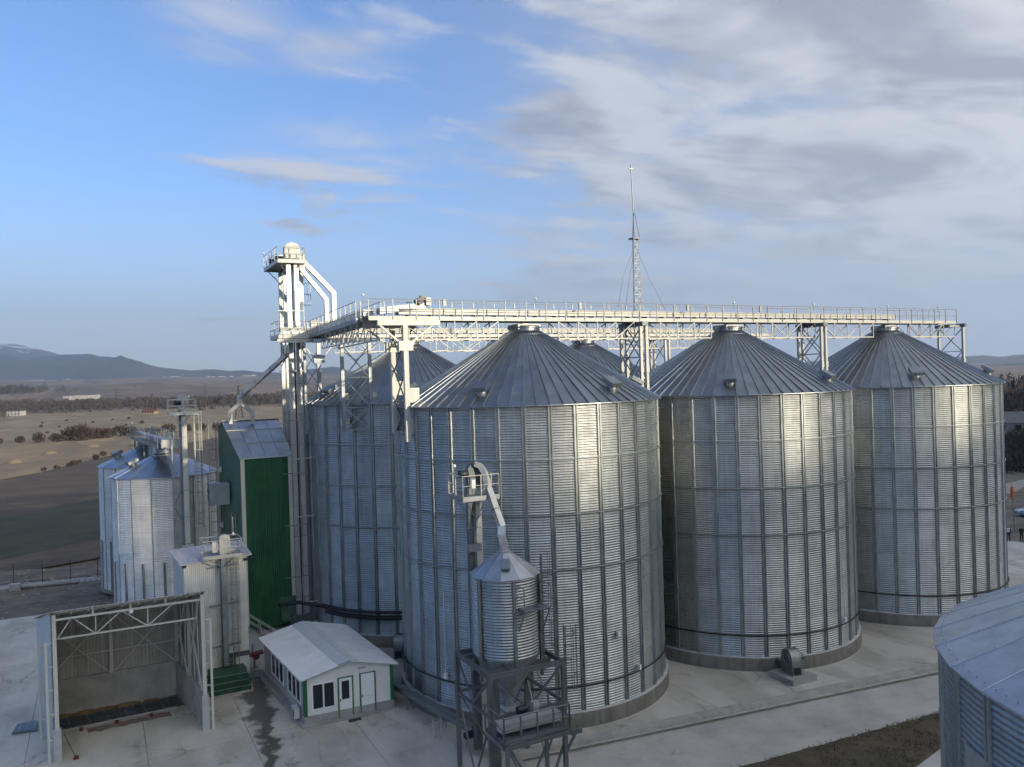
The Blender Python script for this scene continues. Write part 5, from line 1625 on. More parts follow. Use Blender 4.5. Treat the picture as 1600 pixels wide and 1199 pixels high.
# junction boxes on the silo walls
def jbox(silo, cx, cy, ang, z, riser):
    a = rad(ang); r = RW+.16
    x, y = cx+r*math.cos(a), cy+r*math.sin(a)
    box('junction_box', silo, (x-.11, y-.09, z), (x+.11, y+.09, z+.30), 'white_plastic', a)
    if riser: rod('conduit', silo, (x, y, z+.28), (x, y, riser), .028, 'steel_pale', 6)
jbox(S1, 0, 0, 205.4, 2.5, 8.0); jbox(S1, 0, 0, 287, 2.45, None); jbox(S1, 0, 0, 276, 4.8, None)
jbox(S2, 17.98, 0, 283, 2.5, 4.2); jbox(S3, 35.92, 0, 300, 6.3, None)

# ================================================================ HOPPER BIN ON ITS STEEL FRAME
BX, BY, BR_ = -7.45, -11.0, 1.74
hb = thing('hopper_bin', (BX, BY, 0), 'small round hopper bin on dark steel legs in front of the nearest silo', 'hopper bin')
zb0, zb1 = 6.15, 10.15
v, f = [], []
def bin_wall():
    k = ('binpanel',)
    pm_ = corrugated_panel('bin', BR_, zb0, zb1, rad(15), .150, .022, 'zinc_wall', 5, 8)
    for i in range(12): link('wall_panel', pm_, hb, RZ(rad(30*i+12)))
bin_wall()
rm = roof_sheet_mesh('bin', BR_+.08, zb1, .28, 11.25, rad(15), .015, 'zinc_roof_pale', .02)
for i in range(12): link('roof_sheet', rm, hb, RZ(rad(30*i+12)))
for i in range(6):
    a = rad(60*i+17)
    x, y = BX+(BR_+.09)*math.cos(a), BY+(BR_+.09)*math.sin(a)
    beam('bin_post', hb, (x, y, 5.0), (x, y, zb1-.02), .14, .14, 'zinc_rib')
lathe('hopper_cone', hb, BX, BY, [(BR_+.02, zb0+.02), (BR_+.02, zb0-.08), (.32, 3.75), (.24, 3.72), (.24, 3.3)], 'steel_frame', 12, False)
box('slide_gate', hb, (BX-.35, BY-.35, 3.1), (BX+.35, BY+.35, 3.32), 'zinc_duct')
for x_, z_ in ((-.2, 10.42), ):
    a = rad(245)
    rr_ = 1.05
    c = Vector((BX+rr_*math.cos(a), BY+rr_*math.sin(a), 10.75))
    q = [c+Vector((math.cos(a), math.sin(a), -.62))*u*.30+Vector((-math.sin(a), math.cos(a), 0))*w*.22 for u, w in ((-1, -1), (1, -1), (1, 1), (-1, 1))]
    hexa('roof_hatch', hb, q, [p+Vector((.02, -.02, .09)) for p in q], 'zinc_roof')
lathe('peak_collar', hb, BX, BY, [(.34, 11.15), (.34, 11.3), (.22, 11.34), (.22, 11.75)], 'zinc_duct', 16, False)
# small landing and ladder on the bin
lz_ = 8.75
LP = Vector((BX+1.0, BY-2.1, lz_))
box('bin_landing', hb, (BX-.2, BY-2.45, lz_-.06), (BX+1.3, BY-1.62, lz_), 'steel_frame')
railing(hb, (BX-.2, BY-2.45, lz_), (BX-.2, BY-1.7, lz_), 1.1, .8, 'steel_frame', 'steel_frame')
railing(hb, (BX+1.3, BY-2.45, lz_), (BX+1.3, BY-1.4, lz_), 1.1, 1.0, 'steel_frame', 'steel_frame')
for x in (BX-.15, BX+1.25):
    beam('landing_brace', hb, (x, BY-2.4, lz_-.08), (x, BY-1.5, lz_-1.5), .06, .06, 'steel_frame')
caged_ladder(hb, (BX+1.35, BY-1.45), 5.9, 11.2, (1, -.35), 'steel_bin', .6, .42, .62, .3, .6)
caged_ladder(hb, (BX+2.15, BY-2.2), 3.6, 7.6, (1, -.35), 'steel_bin', .8, .42, .62, .3, .7)
# steel frame
fx, fX, fy0, fY = -9.62, -5.58, -13.45, -9.4
for x, y in ((fx, fy0), (fX, fy0), (fX, fY), (fx, fY)):
    beam('frame_leg', hb, (x, y, -.42), (x, y, 6.0), .20, .20, 'steel_bin')
for a, b in (((fx, fy0), (fX, fy0)), ((fX, fy0), (fX, fY)), ((fX, fY), (fx, fY)), ((fx, fY), (fx, fy0))):
    a, b = Vector((*a, 0)), Vector((*b, 0))
    d_ = (b-a).normalized()*.11
    beam('ring_beam', hb, a+d_+Vector((0, 0, 5.9)), b-d_+Vector((0, 0, 5.9)), .16, .22, 'steel_bin')
    beam('mid_beam', hb, a+d_+Vector((0, 0, 3.9)), b-d_+Vector((0, 0, 3.9)), .12, .14, 'steel_bin')
    m_ = (a+b)/2
    beam('frame_brace', hb, a+d_+Vector((0, 0, 5.75)), m_+Vector((0, 0, 4.0)), .08, .08, 'steel_bin')
    beam('frame_brace', hb, b-d_+Vector((0, 0, 5.75)), m_+Vector((0, 0, 4.0)), .08, .08, 'steel_bin')
    beam('frame_brace', hb, a+d_+Vector((0, 0, 3.8)), m_+Vector((0, 0, .3)), .08, .08, 'steel_bin')
    beam('frame_brace', hb, b-d_+Vector((0, 0, 3.8)), m_+Vector((0, 0, .3)), .08, .08, 'steel_bin')
for s_ in (-1, 1):
    beam('bin_girder', hb, (fx+.1, BY+s_*1.3, 5.72), (fX-.1, BY+s_*1.3, 5.72), .14, .2, 'steel_bin')
# loading platform in front, with its chain conveyor
pl_ = thing('loading_platform', (-8, -15.8, 0), 'railed steel platform with a bright trough in front of the hopper bin', 'platform')
q0, q1, qz = -10.2, -6.8, 3.75
ya, yb = -16.0, -14.0
for i in range(5):
    box('deck_plate', pl_, (lerp(q0, q1, i/5)+.008, ya, qz), (lerp(q0, q1, (i+1)/5)-.008, yb, qz+.05), 'steel_dark')
beam('edge_beam', pl_, (q0, ya, qz-.16), (q1, ya, qz-.12), .08, .22, 'steel_bin')
beam('edge_beam', pl_, (q1, ya+.06, qz-.16), (q1, yb, qz-.12), .08, .22, 'steel_bin')
beam('edge_beam', pl_, (q0, ya+.06, qz-.16), (q0, yb, qz-.12), .08, .22, 'steel_bin')
railing(pl_, (q0, ya, qz+.05), (q1, ya, qz+.05), 1.12, .85, 'steel_bin', 'steel_bin', True, 'steel_bin', .034, 'post', .065)
railing(pl_, (q1, ya, qz+.05), (q1, yb, qz+.05), 1.12, 1.0, 'steel_bin', 'steel_bin', True, None, .034, 'post', .065)
railing(pl_, (q0, ya, qz+.05), (q0, yb, qz+.05), 1.12, 1.0, 'steel_bin', 'steel_bin', True, None, .034, 'post', .065)
duct('trough', pl_, [(q0+.2, -15.1, qz+.42), (q1-.15, -15.1, qz+.42)], .55, .40, 'zinc_duct')
box('trough_cover', pl_, (q0+.15, -15.42, qz+.625), (q1-.1, -14.78, qz+.66), 'zinc_duct')
for x in (q0+.2, q1-.2):
    for y in (ya+.1, yb-.1):
        beam('platform_leg', pl_, (x, y, -.42), (x, y, qz-.02), .16, .16, 'steel_bin')
beam('platform_brace', pl_, (-8.4, ya+.1, .0), (-9.9, ya+.1, 3.4), .09, .09, 'steel_bin')
beam('platform_brace', pl_, (-8.4, ya+.16, .0), (-6.9, ya+.16, 3.4), .09, .09, 'steel_bin')
beam('knee_brace', pl_, (q1-.2, ya+.1, 2.6), (q1+.55, ya+.1, qz-.05), .10, .10, 'steel_bin')
box('outrigger', pl_, (q1+.03, ya-.05, qz-.30), (q1+.65, ya+.25, qz-.06), 'steel_bin')
box('motor_stand', pl_, (-8.6, -14.6, qz+.05), (-8.1, -14.2, qz+.5), 'steel_bin')
rod('motor', pl_, (-8.7, -14.4, qz+.72), (-8.2, -14.4, qz+.72), .17, 'black_motor', 12)
box('gearbox', pl_, (-7.9, -14.55, qz+.5), (-7.6, -14.25, qz+.95), 'zinc_duct')
# leg of the loading conveyor rising behind the front corner post
trunk(hb, -9.15, -12.75, -.28, 5.6, .46, 'steel_bin', 1.9, 'intake_leg')
# bucket elevator that feeds the bin
be = thing('bucket_elevator', (-8.0, -8.6, 0), 'slim bucket elevator behind the hopper bin with a railed platform and curved spout', 'elevator')
ex, ey = -8.02, -8.75
trunk(be, ex+.16, ey, .3, 14.6, .34, 'steel_pale', 2.4, d=.3)
trunk(be, ex-.30, ey+.02, .3, 14.6, .30, 'steel_dark', 2.4, d=.28)
box('leg_coupler', be, (ex-.18, ey-.16, .3), (ex-.02, ey+.10, 14.5), 'steel_dark')
ez = 13.95
eq = (-9.1, -7.0, ey-.95, ey+.95)
for i in range(3):
    box('platform_plate', be, (lerp(eq[0], eq[1], i/3)+.01, eq[2], ez), (lerp(eq[0], eq[1], (i+1)/3)-.01, eq[3], ez+.05), 'steel_frame')
for a, b in (((eq[0], eq[2]), (eq[1], eq[2])), ((eq[1], eq[2]), (eq[1], eq[3])), ((eq[1], eq[3]), (eq[0], eq[3])), ((eq[0], eq[3]), (eq[0], eq[2]))):
    beam('platform_fascia', be, (*a, ez-.06), (*b, ez-.06), .04, .26, 'steel_frame')
    railing(be, (*a, ez+.05), (*b, ez+.05), 1.1, 1.0, 'steel_pale', 'steel_pale', True, None, .022, 'railing_post', .045)
for x in (eq[0]+.2, eq[1]-.2):
    beam('platform_brace', be, (x, eq[2]+.1, ez-.15), (ex, ey-.1, 12.6), .06, .06, 'steel_frame')
    beam('platform_brace', be, (x, eq[3]-.1, ez-.15), (ex, ey+.1, 12.6), .06, .06, 'steel_frame')
elevator_head(be, ex-.42, ex+.40, ey-.22, ey+.20, 14.4, 1.25, 'steel_dark')
rod('motor', be, (ex-.95, ey-.2, 15.15), (ex-.45, ey-.2, 15.15), .19, 'black_motor', 14)
lamp(be, (ex-.9, ey+.5, 15.1), .35)
box('switch_box', be, (eq[0]+.5, eq[2]-.03, ez+.5), (eq[0]+.72, eq[2]+.10, ez+.95), 'white_plastic')
arc = [Vector((ex-.05, ey-.28, 15.65)), Vector((ex+.18, ey-.42, 15.55)), Vector((ex+.36, ey-.58, 15.2)), Vector((ex+.44, ey-.68, 14.75)), Vector((ex+.47, ey-.75, 14.35))]
duct('spout_bend', be, arc, .34, .26, 'zinc_duct')
smooth_spout(be, [(ex+.47, ey-.75, 14.34), (BX+.02, BY+.22, 12.45)], .32)
duct('spout_foot', be, [(BX+.02, BY+.22, 12.45), (BX-.10, BY+.06, 12.1), (BX, BY, 11.6)], .36, .36, 'zinc_duct')
box('leg_box', be, (ex-.62, ey-.5, 11.0), (ex+.1, ey-.16, 11.4), 'steel_frame')
# gutter box on the corner silo's wall
gb = thing('inspection_hood', (-9.0, -37.6, 11.2), 'plain metal hood fixed to the near corner silo wall', 'hood')
hexa('hood', gb, [(-9.05, -37.75, 10.9), (-8.2, -38.3, 10.9), (-7.7, -37.2, 10.9), (-8.55, -36.7, 10.9)], [(-9.05, -37.75, 11.42), (-8.2, -38.3, 11.42), (-7.7, -37.2, 11.5), (-8.55, -36.7, 11.5)], 'zinc_roof_pale')
box('bracket', gb, (-8.3, -38.2, 10.6), (-7.9, -37.8, 10.88), 'zinc_rib')
# ================================================================ ELEVATOR AND GALLERY AT THE SMALL SILOS
e2 = thing('bucket_elevator', (-19.4, 25.7, 0), 'pale grey bucket elevator rising in front of the small silos, railed head platform', 'elevator')
ux, uy = -19.35, 25.6
trunk(e2, ux, uy, .2, 18.3, .40, 'steel_pale', 2.3, d=.34)
trunk(e2, ux-.15, uy+.75, .2, 18.3, .40, 'steel_frame', 2.3, d=.34)
uz = 18.02
uq = (-20.55, -18.35, 24.8, 26.9)
for i in range(3):
    box('platform_plate', e2, (lerp(uq[0], uq[1], i/3)+.01, uq[2], uz), (lerp(uq[0], uq[1], (i+1)/3)-.01, uq[3], uz+.05), 'steel_frame')
for a, b in (((uq[0], uq[2]), (uq[1], uq[2])), ((uq[1], uq[2]), (uq[1], uq[3])), ((uq[1], uq[3]), (uq[0], uq[3])), ((uq[0], uq[3]), (uq[0], uq[2]))):
    beam('platform_fascia', e2, (*a, uz+.05), (*b, uz+.05), .05, .30, 'steel_pale')
    railing(e2, (*a, uz+.1), (*b, uz+.1), 1.1, 1.05, 'steel_pale', 'steel_pale', True, None, .026, 'railing_post', .055)
for x in (uq[0]+.3, uq[1]-.6):
    beam('platform_brace', e2, (x, uy-.6, uz-.1), (ux, uy-.1, 16.9), .08, .08, 'steel_pale')
elevator_head(e2, ux-.45, ux+.40, uy+.1, uy+.5, uz+.3, 1.35, 'zinc_duct')
rod('motor', e2, (ux-.75, uy, uz+.95), (ux-.2, uy, uz+.95), .18, 'black_motor', 12)
box('gearbox', e2, (ux+.1, uy-.2, uz+.85), (ux+.4, uy+.1, uz+1.2), 'steel_pale')
lamp(e2, (ux+.42, uy-.3, uz+1.1), .25)
caged_ladder(e2, (-18.55, 25.45), 2.0, 18.2, (1, -.2), 'steel_pale', 2.4, .42, .6, .3, 1.5)
for z_ in (4.5, 9.0, 13.6):
    beam('leg_tie', e2, (ux-.3, uy-.22, z_), (-18.2, uy-.22, z_), .05, .06, 'steel_pale')
box('intake_box', e2, (ux-.5, uy-.6, 5.6), (ux+.5, uy-.22, 6.9), 'steel_pale')
# lattice stay beside the leg
for x in (-20.35,):
    beam('lattice_post', e2, (x, 25.7, 8.5), (x, 25.7, 15.4), .12, .12, 'steel_frame')
    zz_ = [8.6, 10.2, 11.9, 13.6, 15.3]
    for i, (a, b) in enumerate(zip(zz_, zz_[1:])):
        p, q = ((x, 25.7, a), (ux-.2, 25.65, b)) if i % 2 else ((x, 25.7, b), (ux-.2, 25.65, a))
        beam('lattice_bar', e2, p, q, .07, .07, 'steel_frame')
sg = thing('conveyor_gallery', (-21.3, 35, 15), 'small railed conveyor gallery over the two small silos', 'conveyor gallery', 'conveyor galleries')
H0, H1 = Vector((-20.6, 27.4, 15.2)), Vector((-22.0, 46.0, 15.2))
hd = (H1-H0).normalized(); hs = Vector((-hd.y, hd.x, 0))
for s_ in (-1, 1):
    o_ = hs*s_*.75
    beam('side_beam', sg, H0+o_, H1+o_, .08, .30, 'steel_frame')
    railing(sg, H0+o_, H1+o_, 1.25, 1.3, 'steel_frame', 'steel_frame', True, None, .026, 'railing_post', .055)
beam('deck', sg, H0+Vector((0, 0, -.1)), H1+Vector((0, 0, -.1)), 1.4, .05, 'steel_dark')
beam('conveyor_trough', sg, H0+Vector((0, 0, .42)), H1+Vector((0, 0, .42)), .55, .36, 'steel_frame')
for q in (.22, .5, .85):
    c = H0.lerp(H1, q)
    for s_ in (-1, 1): beam('trestle_leg', sg, c+hs*s_*.7+Vector((0, 0, -.15)), c+hs*s_*.7+Vector((0, 0, -2.0)), .09, .09, 'steel_frame')
lamp(sg, H0.lerp(H1, .3)+hs*.75+Vector((0, 0, 1.2)), .25); lamp(sg, H0.lerp(H1, .95)+hs*.75+Vector((0, 0, 1.2)), .25)
rod('motor', sg, H0+Vector((.25, -.3, .95)), H0+Vector((.25, .5, .95)), .26, 'steel_frame', 12)
box('drive_casing', sg, H0+Vector((-.5, -.6, -.1)), H0+Vector((.9, .5, .62)), 'steel_pale')
caged_ladder(sg, (H1.x-.5, H1.y-1.0), 13.2, 16.6, (-1, 0), 'steel_frame', .3)

# ================================================================ FENCE, DIRT YARD, FIELDS
fc = thing('wire_fence', (-30, 52, 0), 'wire fence on thin dark posts along the field edge', 'fence')
F0, F1 = Vector((-47.5, 53.9, -.2)), Vector((-15.7, 49.9, -.2))
fpos = [F0.lerp(F1, i/12) for i in range(13)]
for p in fpos: rod('fence_post', fc, p, p+Vector((0, 0, 2.35)), .04, 'pylon_steel', 8)
for z in (.35, .75, 1.15, 1.55, 1.95):
    rod('fence_wire', fc, F0+Vector((0, 0, z)), F1+Vector((0, 0, z)), .006, 'pylon_steel', 4)
pp = thing('concrete_pipe', (-30, 50.2, 0), 'long pale concrete pipe lying along the fence', 'pipe')
rod('pipe', pp, (-33.4, 50.3, .05), (-28.2, 49.5, .05), .22, 'stone_pale', 14)
rod('collar', pp, (-28.4, 49.54, .05), (-28.1, 49.49, .05), .27, 'stone_pale', 14)
bl = thing('concrete_block', (-33.9, 50.1, 0), 'square concrete block at the end of the long pipe', 'block')
slab('block', bl, [(-34.5, 49.8), (-33.5, 49.65), (-33.4, 50.5), (-34.4, 50.6)], -.2, .42, 'stone_pale')
slab('block_cap', bl, [(-34.42, 49.86), (-33.55, 49.74), (-33.47, 50.42), (-34.34, 50.52)], .42, .46, 'shed_concrete')
kb = kind(mesh('verge', None, [(-60, 54.2, -.195), (-36, 51.3, -.195), (-14, 48.3, -.195), (-14, 50.3, -.195), (-36, 53.4, -.195), (-60, 56.6, -.195)], [tuple(range(6))], 'stone_pale'), 'structure')
rg = random.Random(11)
def pebble(sd):
    bm = bmesh.new(); bmesh.ops.create_icosphere(bm, subdivisions=1, radius=1)
    r_ = random.Random(sd)
    for v_ in bm.verts: v_.co *= r_.uniform(.65, 1.2); v_.co.z *= .6
    vs = [tuple(v_.co) for v_ in bm.verts]; fs = [tuple(q.index for q in f_.verts) for f_ in bm.faces]
    bm.free(); return vs, fs
pb = [pebble(i) for i in range(5)]
sv, sf = [], []
for k in range(900):
    x = rg.uniform(-60, -14)
    if rg.random() < .45: y = 52.4-.13*(x+35)+rg.gauss(0, .8)
    else: y = rg.uniform(38, 60)
    r_ = rg.uniform(.05, .16)*(1.6 if rg.random() < .06 else 1)
    vs, fs = pb[k % 5]
    b = len(sv)
    a = rg.uniform(0, 6.28)
    sv += [(x+r_*(q[0]*math.cos(a)-q[1]*math.sin(a)), y+r_*(q[0]*math.sin(a)+q[1]*math.cos(a)), -.17+r_*q[2]) for q in vs]
    sf += [tuple(b+i for i in f_) for f_ in fs]
kind(tag(mesh('rubble', None, sv, sf, 'stone_pale'), 'scattered pale stones on the dirt by the wire fence', 'rubble'), 'stuff')

def mound(x, y, r, h, label, mat='hay', name='earth_mound', grp='mounds in the dry field'):
    v, f_ = [(x, y, h)], []
    n_ = 18
    for j, q in enumerate((.35, .7, 1.0)):
        for i in range(n_):
            a = 2*math.pi*i/n_
            rr_ = r*q*(1+.12*mnoise.noise(Vector((x+math.cos(a), y+math.sin(a), q*3))))
            v.append((x+rr_*math.cos(a), y+rr_*math.sin(a)*1.0, -.32 if j == 2 else h*(1-q*q*.9)))
    f_ = [(0, 1+i, 1+(i+1) % n_) for i in range(n_)]
    for j in range(2):
        for i in range(n_):
            a, b = 1+j*n_+i, 1+j*n_+(i+1) % n_
            f_.append((a, a+n_, b+n_, b))
    return tag(mesh(name, None, v, f_, mat, True), label, 'mound', grp)
mound(-48.1, 234.1, 2.4, .9, 'tan mound in the dry field at the edge of the picture')
mound(-40.2, 265.7, 2.2, .8, 'tan mound in the middle of three in the dry field')
mound(-27.4, 291.6, 2.6, .6, 'flat tan mound in the dry field nearest the small silos')

# ---- leafless bushes and trees
def twig_cloud(sd, n_, rx, rz_, zc, wid, lng, up=.6):
    r_ = random.Random(sd)
    v, f_ = [], []
    for k in range(n_):
        while True:
            p = Vector((r_.uniform(-1, 1), r_.uniform(-1, 1), r_.uniform(-1, 1)))
            if p.length < 1 and r_.random() < .35+.65*p.length: break
        c = Vector((p.x*rx*(1+.25*math.sin(3*p.y+sd)), p.y*rx, zc+p.z*rz_))
        d_ = (p*.7+Vector((r_.uniform(-.5, .5), r_.uniform(-.5, .5), up))).normalized()
        s_ = d_.cross(Vector((r_.uniform(-1, 1), r_.uniform(-1, 1), .1))).normalized()
        L = lng*r_.uniform(.5, 1.3); w = wid*r_.uniform(.6, 1.3)
        b = len(v)
        v += [tuple(c-s_*w), tuple(c+s_*w), tuple(c+d_*L)]
        f_.append((b, b+1, b+2))
    return v, f_
BUSH = []
for i in range(4):
    v, f_ = twig_cloud(20+i, 420, 2.4, 1.9, 1.7, .14, 1.1)
    BUSH.append(new_mesh('bush_twigs', v, f_, 'twigs_reddish'))
STEM = rod_mesh('bark', 7, .35)
def bush(x, y, sc, label, grp, kind_=None, z=-.3):
    b_ = thing('bush', (x, y, z), label, 'bush', grp)
    m_ = Matrix.Diagonal((sc, sc, sc*rg.uniform(.8, 1.15), 1)) @ RZ(rg.uniform(0, 6))
    link('twigs', BUSH[rg.randrange(4)] if kind_ is None else kind_, b_, m_)
    for k in range(3):
        a = rg.uniform(0, 6.28)
        rod('stem', b_, (x, y, z), (x+.7*sc*math.cos(a), y+.7*sc*math.sin(a), z+2.0*sc), .07*sc, 'bark', 6, .35)
    return b_
ORD = ('first', 'second', 'third', 'fourth', 'fifth', 'sixth', 'seventh', 'eighth', 'ninth', 'tenth', 'eleventh', 'twelfth', 'thirteenth', 'fourteenth', 'fifteenth', 'sixteenth')
hed = '%s bush from the left in the leafless thicket across the dry field'
bx = [(-62, 346), (-54.5, 347), (-47.5, 343), (-41, 342), (-36, 345), (-31.5, 340), (-26.5, 350), (-22, 352), (-16.5, 360), (-11.5, 356), (-4, 362), (4, 366), (12, 370), (19, 374), (26, 371), (34, 377)]
for i, (x, y) in enumerate(bx):
    bush(x, y, (.62, .8, 1.0, 1.15, 1.5, 1.75, 1.6, 1.35, 1.3, 1.1, 1.0, 1.2, 1.1, 1.2, 1.0, 1.1)[i]*.95, hed % ORD[i], 'thicket across the dry field')
for i in range(15):
    x = rg.uniform(-90, 60); y = rg.uniform(380, 620)
    bush(x, y, rg.uniform(.25, .5), 'small dark bush dotted about the far dry meadow', 'bushes dotted over the meadow')
for i in range(9):
    q = i/8
    bush(lerp(-38, -22, q)+rg.uniform(-2, 2), lerp(196, 243, q)+rg.uniform(-3, 3), rg.uniform(.22, .42), '%s dark low bush from the left along the edge of the ploughed field' % ORD[i], 'bushes along the field edge')
# far leafless woods that read as one mass
def woods(name, n_, place, hgt, label, mat='far_wood', seed=5, tri=34):
    r_ = random.Random(seed)
    v, f_ = [], []
    for k in range(n_):
        x, y = place(r_)
        h = hgt*r_.uniform(.55, 1.15)
        z = terrain_z(x, y)
        for j in range(tri):
            t_ = r_.random()
            a = r_.uniform(0, 6.28)
            R_ = h*.42*math.sqrt(r_.random())*(.5+.9*math.sin(math.pi*min(1, .15+t_*.9)))
            c = Vector((x+R_*math.cos(a), y+R_*math.sin(a), z+h*t_*.95))
            w, L = h*.07*r_.uniform(.5, 1.6), h*.26*r_.uniform(.5, 1.3)
            s_ = Vector((math.cos(a+1.3+r_.random()), math.sin(a+1.3+r_.random()), 0))
            b = len(v)
            v += [tuple(c-s_*w), tuple(c+s_*w), tuple(c+Vector((r_.uniform(-.3, .3)*L, r_.uniform(-.3, .3)*L, L)))]
            f_.append((b, b+1, b+2))
    o = mesh(name, None, v, f_, mat)
    return kind(tag(o, label, 'woods'), 'stuff')
def at_bearing(u, dist):
    a = bearing(u)
    k = 1/max(.3, math.cos(a-YAW_FW))
    return CAM.x+dist*k*math.cos(a), CAM.y+dist*k*math.sin(a)
woods('far_woods', 1500, lambda r_: at_bearing(r_.uniform(-60, 560), r_.gauss(1040, 110)), 9, 'band of dark leafless woods across the plain below the hills', seed=5)
woods('hill_copse', 160, lambda r_: at_bearing(r_.gauss(20, 20) if r_.random() < .75 else r_.uniform(-60, 120), r_.gauss(2050, 40)), 16, 'dark copse on the far slope below the mountains', seed=6, tri=22)
woods('town_trees', 170, lambda r_: at_bearing(r_.uniform(1500, 1720), r_.uniform(260, 760)), 10, 'dark leafless trees among houses beyond the farthest silo', seed=8)
woods('bank_scrub', 320, lambda r_: at_bearing(r_.uniform(1560, 1680), r_.uniform(150, 205)), 3.2, 'dark scrub on the bank beyond the parked car', seed=9)

# individual trees: trunk with forked limbs and a crown of fine twigs
CROWN = []
for i in range(3):
    v, f_ = twig_cloud(60+i, 1100, 2.6, 2.8, 5.2, .05, .95, .5)
    CROWN.append(new_mesh('crown_twigs', v, f_, 'twigs'))
def bare_tree(x, y, sc, label, grp=None, z=-.3):
    t_ = thing('bare_tree', (x, y, z), label, 'tree', grp)
    rod('trunk', t_, (x, y, z), (x+.1*sc, y, z+3.4*sc), .17*sc, 'bark', 8, .6)
    for k in range(7):
        a = k*.9+rg.random()
        p = Vector((x+.1*sc, y, z+sc*(2.4+.15*k)))
        rod('limb', t_, p, p+Vector((1.5*math.cos(a), 1.5*math.sin(a), 2.4))*sc*rg.uniform(.7, 1.1), .08*sc, 'bark', 6, .3)
    link('crown', CROWN[rg.randrange(3)], t_, Matrix.Diagonal((sc, sc, sc, 1)) @ RZ(rg.uniform(0, 6)))
    return t_
X, Y = at_bearing(1590, 165); bare_tree(X, Y, .95, 'bushy tan leafless tree before the grey block of flats')
X, Y = at_bearing(1618, 175); bare_tree(X, Y, 1.0, 'leafless tree beside the grey block of flats')
X, Y = at_bearing(1580, 300); bare_tree(X, Y, 1.3, 'tall leafless tree behind the grey block of flats')
def fir(x, y, h, label):
    t_ = thing('fir_tree', (x, y, -.3), label, 'tree')
    rod('trunk', t_, (x, y, -.3), (x, y, h*.95), .22, 'bark', 8, .2)
    r_ = random.Random(int(x))
    v, f_ = [], []
    for k in range(1500):
        q = r_.random()**1.2
        R_ = (1-q)*h*.24*(.5+.5*r_.random())+.1
        a = r_.uniform(0, 6.28)
        c = Vector((x+R_*math.cos(a), y+R_*math.sin(a), -.3+h*(.08+.9*q)-R_*.25))
        d_ = Vector((math.cos(a), math.sin(a), -.35)); s_ = Vector((-d_.y, d_.x, 0))
        b = len(v)
        v += [tuple(c-s_*.16), tuple(c+s_*.16), tuple(c+d_*.6)]
        f_.append((b, b+1, b+2))
    mesh('crown', t_, v, f_, 'conifer')
    return t_
X, Y = at_bearing(1604, 238); fir(X, Y, 13.5, 'dark fir tree rising behind the grey block of flats')

# ---- buildings far off
def house(x, y, w, d_, h, rot, wall, roof, label, grp=None, rise=1.6, wins=3, name='house', z=None, flat=False):
    z = terrain_z(x, y) if z is None else z
    b_ = thing(name, (x, y, z), label, 'building' if flat else 'house', grp)
    c_, s_ = math.cos(rot), math.sin(rot)
    def Q(u, v_, q): return (x+u*c_-v_*s_, y+u*s_+v_*c_, z+q)
    hw, hd_ = w/2, d_/2
    hexa('wall', b_, [Q(-hw, -hd_, 0), Q(hw, -hd_, 0), Q(hw, hd_, 0), Q(-hw, hd_, 0)], [Q(-hw, -hd_, h), Q(hw, -hd_, h), Q(hw, hd_, h), Q(-hw, hd_, h)], wall)
    o_ = .35
    if flat:
        hexa('roof', b_, [Q(-hw-o_, -hd_-o_, h+.01), Q(hw+o_, -hd_-o_, h+.01), Q(hw+o_, hd_+o_, h+.01), Q(-hw-o_, hd_+o_, h+.01)], [Q(-hw-o_, -hd_-o_, h+.4), Q(hw+o_, -hd_-o_, h+.4), Q(hw+o_, hd_+o_, h+.4), Q(-hw-o_, hd_+o_, h+.4)], roof)
    else:
        mesh('roof', b_, [Q(-hw-o_, -hd_-o_, h), Q(hw+o_, -hd_-o_, h), Q(hw+o_, hd_+o_, h), Q(-hw-o_, hd_+o_, h), Q(-hw-o_, 0, h+rise), Q(hw+o_, 0, h+rise)], [(0, 1, 5, 4), (2, 3, 4, 5), (0, 4, 3), (1, 2, 5), (0, 3, 2, 1)], roof)
    rows = max(1, round(h/2.9)) if wins else 0
    for r_ in range(rows):
        for k in range(wins):
            u = lerp(-hw, hw, (k+.5)/wins)
            zz0 = .9+r_*2.8
            hexa('window', b_, [Q(u-.6, -hd_-.05, zz0), Q(u+.6, -hd_-.05, zz0), Q(u+.6, -hd_+.1, zz0), Q(u-.6, -hd_+.1, zz0)], [Q(u-.6, -hd_-.05, zz0+1.4), Q(u+.6, -hd_-.05, zz0+1.4), Q(u+.6, -hd_+.1, zz0+1.4), Q(u-.6, -hd_+.1, zz0+1.4)], 'window_dark')
    return b_
face = YAW_FW-math.pi/2
X, Y = at_bearing(233, 690); house(X, Y, 11, 7, 2.4, face-.1, 'house_yellow', 'tile_red', 'long yellow farmhouse with a red roof before the far woods', None, 1.9, 5, z=-.3)
X, Y = at_bearing(24, 770); house(X, Y, 13, 9, 4.4, face, 'house_white', 'roof_slate', 'white flat roofed building at the far edge of the meadow', None, 1, 4, 'flat_building', -.3, True)
X, Y = at_bearing(135, 1500); house(X, Y, 42, 16, 8, face+.05, 'house_white', 'roof_slate', 'long pale warehouse beyond the far woods', None, 2.5, 0, 'warehouse')
X, Y = at_bearing(105, 1480); house(X, Y, 13, 10, 7, face, 'house_white', 'roof_slate', 'pale shed beside the long far warehouse', None, 2, 0, 'warehouse')
X, Y = at_bearing(51, 6300); house(X, Y, 160, 40, 17, face, 'house_white', 'house_white', 'widest white factory hall in the town under the mountain', None, 4, 0, 'factory_hall')
X, Y = at_bearing(105, 6350); house(X, Y, 45, 30, 15, face, 'house_white', 'house_white', 'narrow white factory hall in the town under the mountain', None, 4, 0, 'factory_hall')
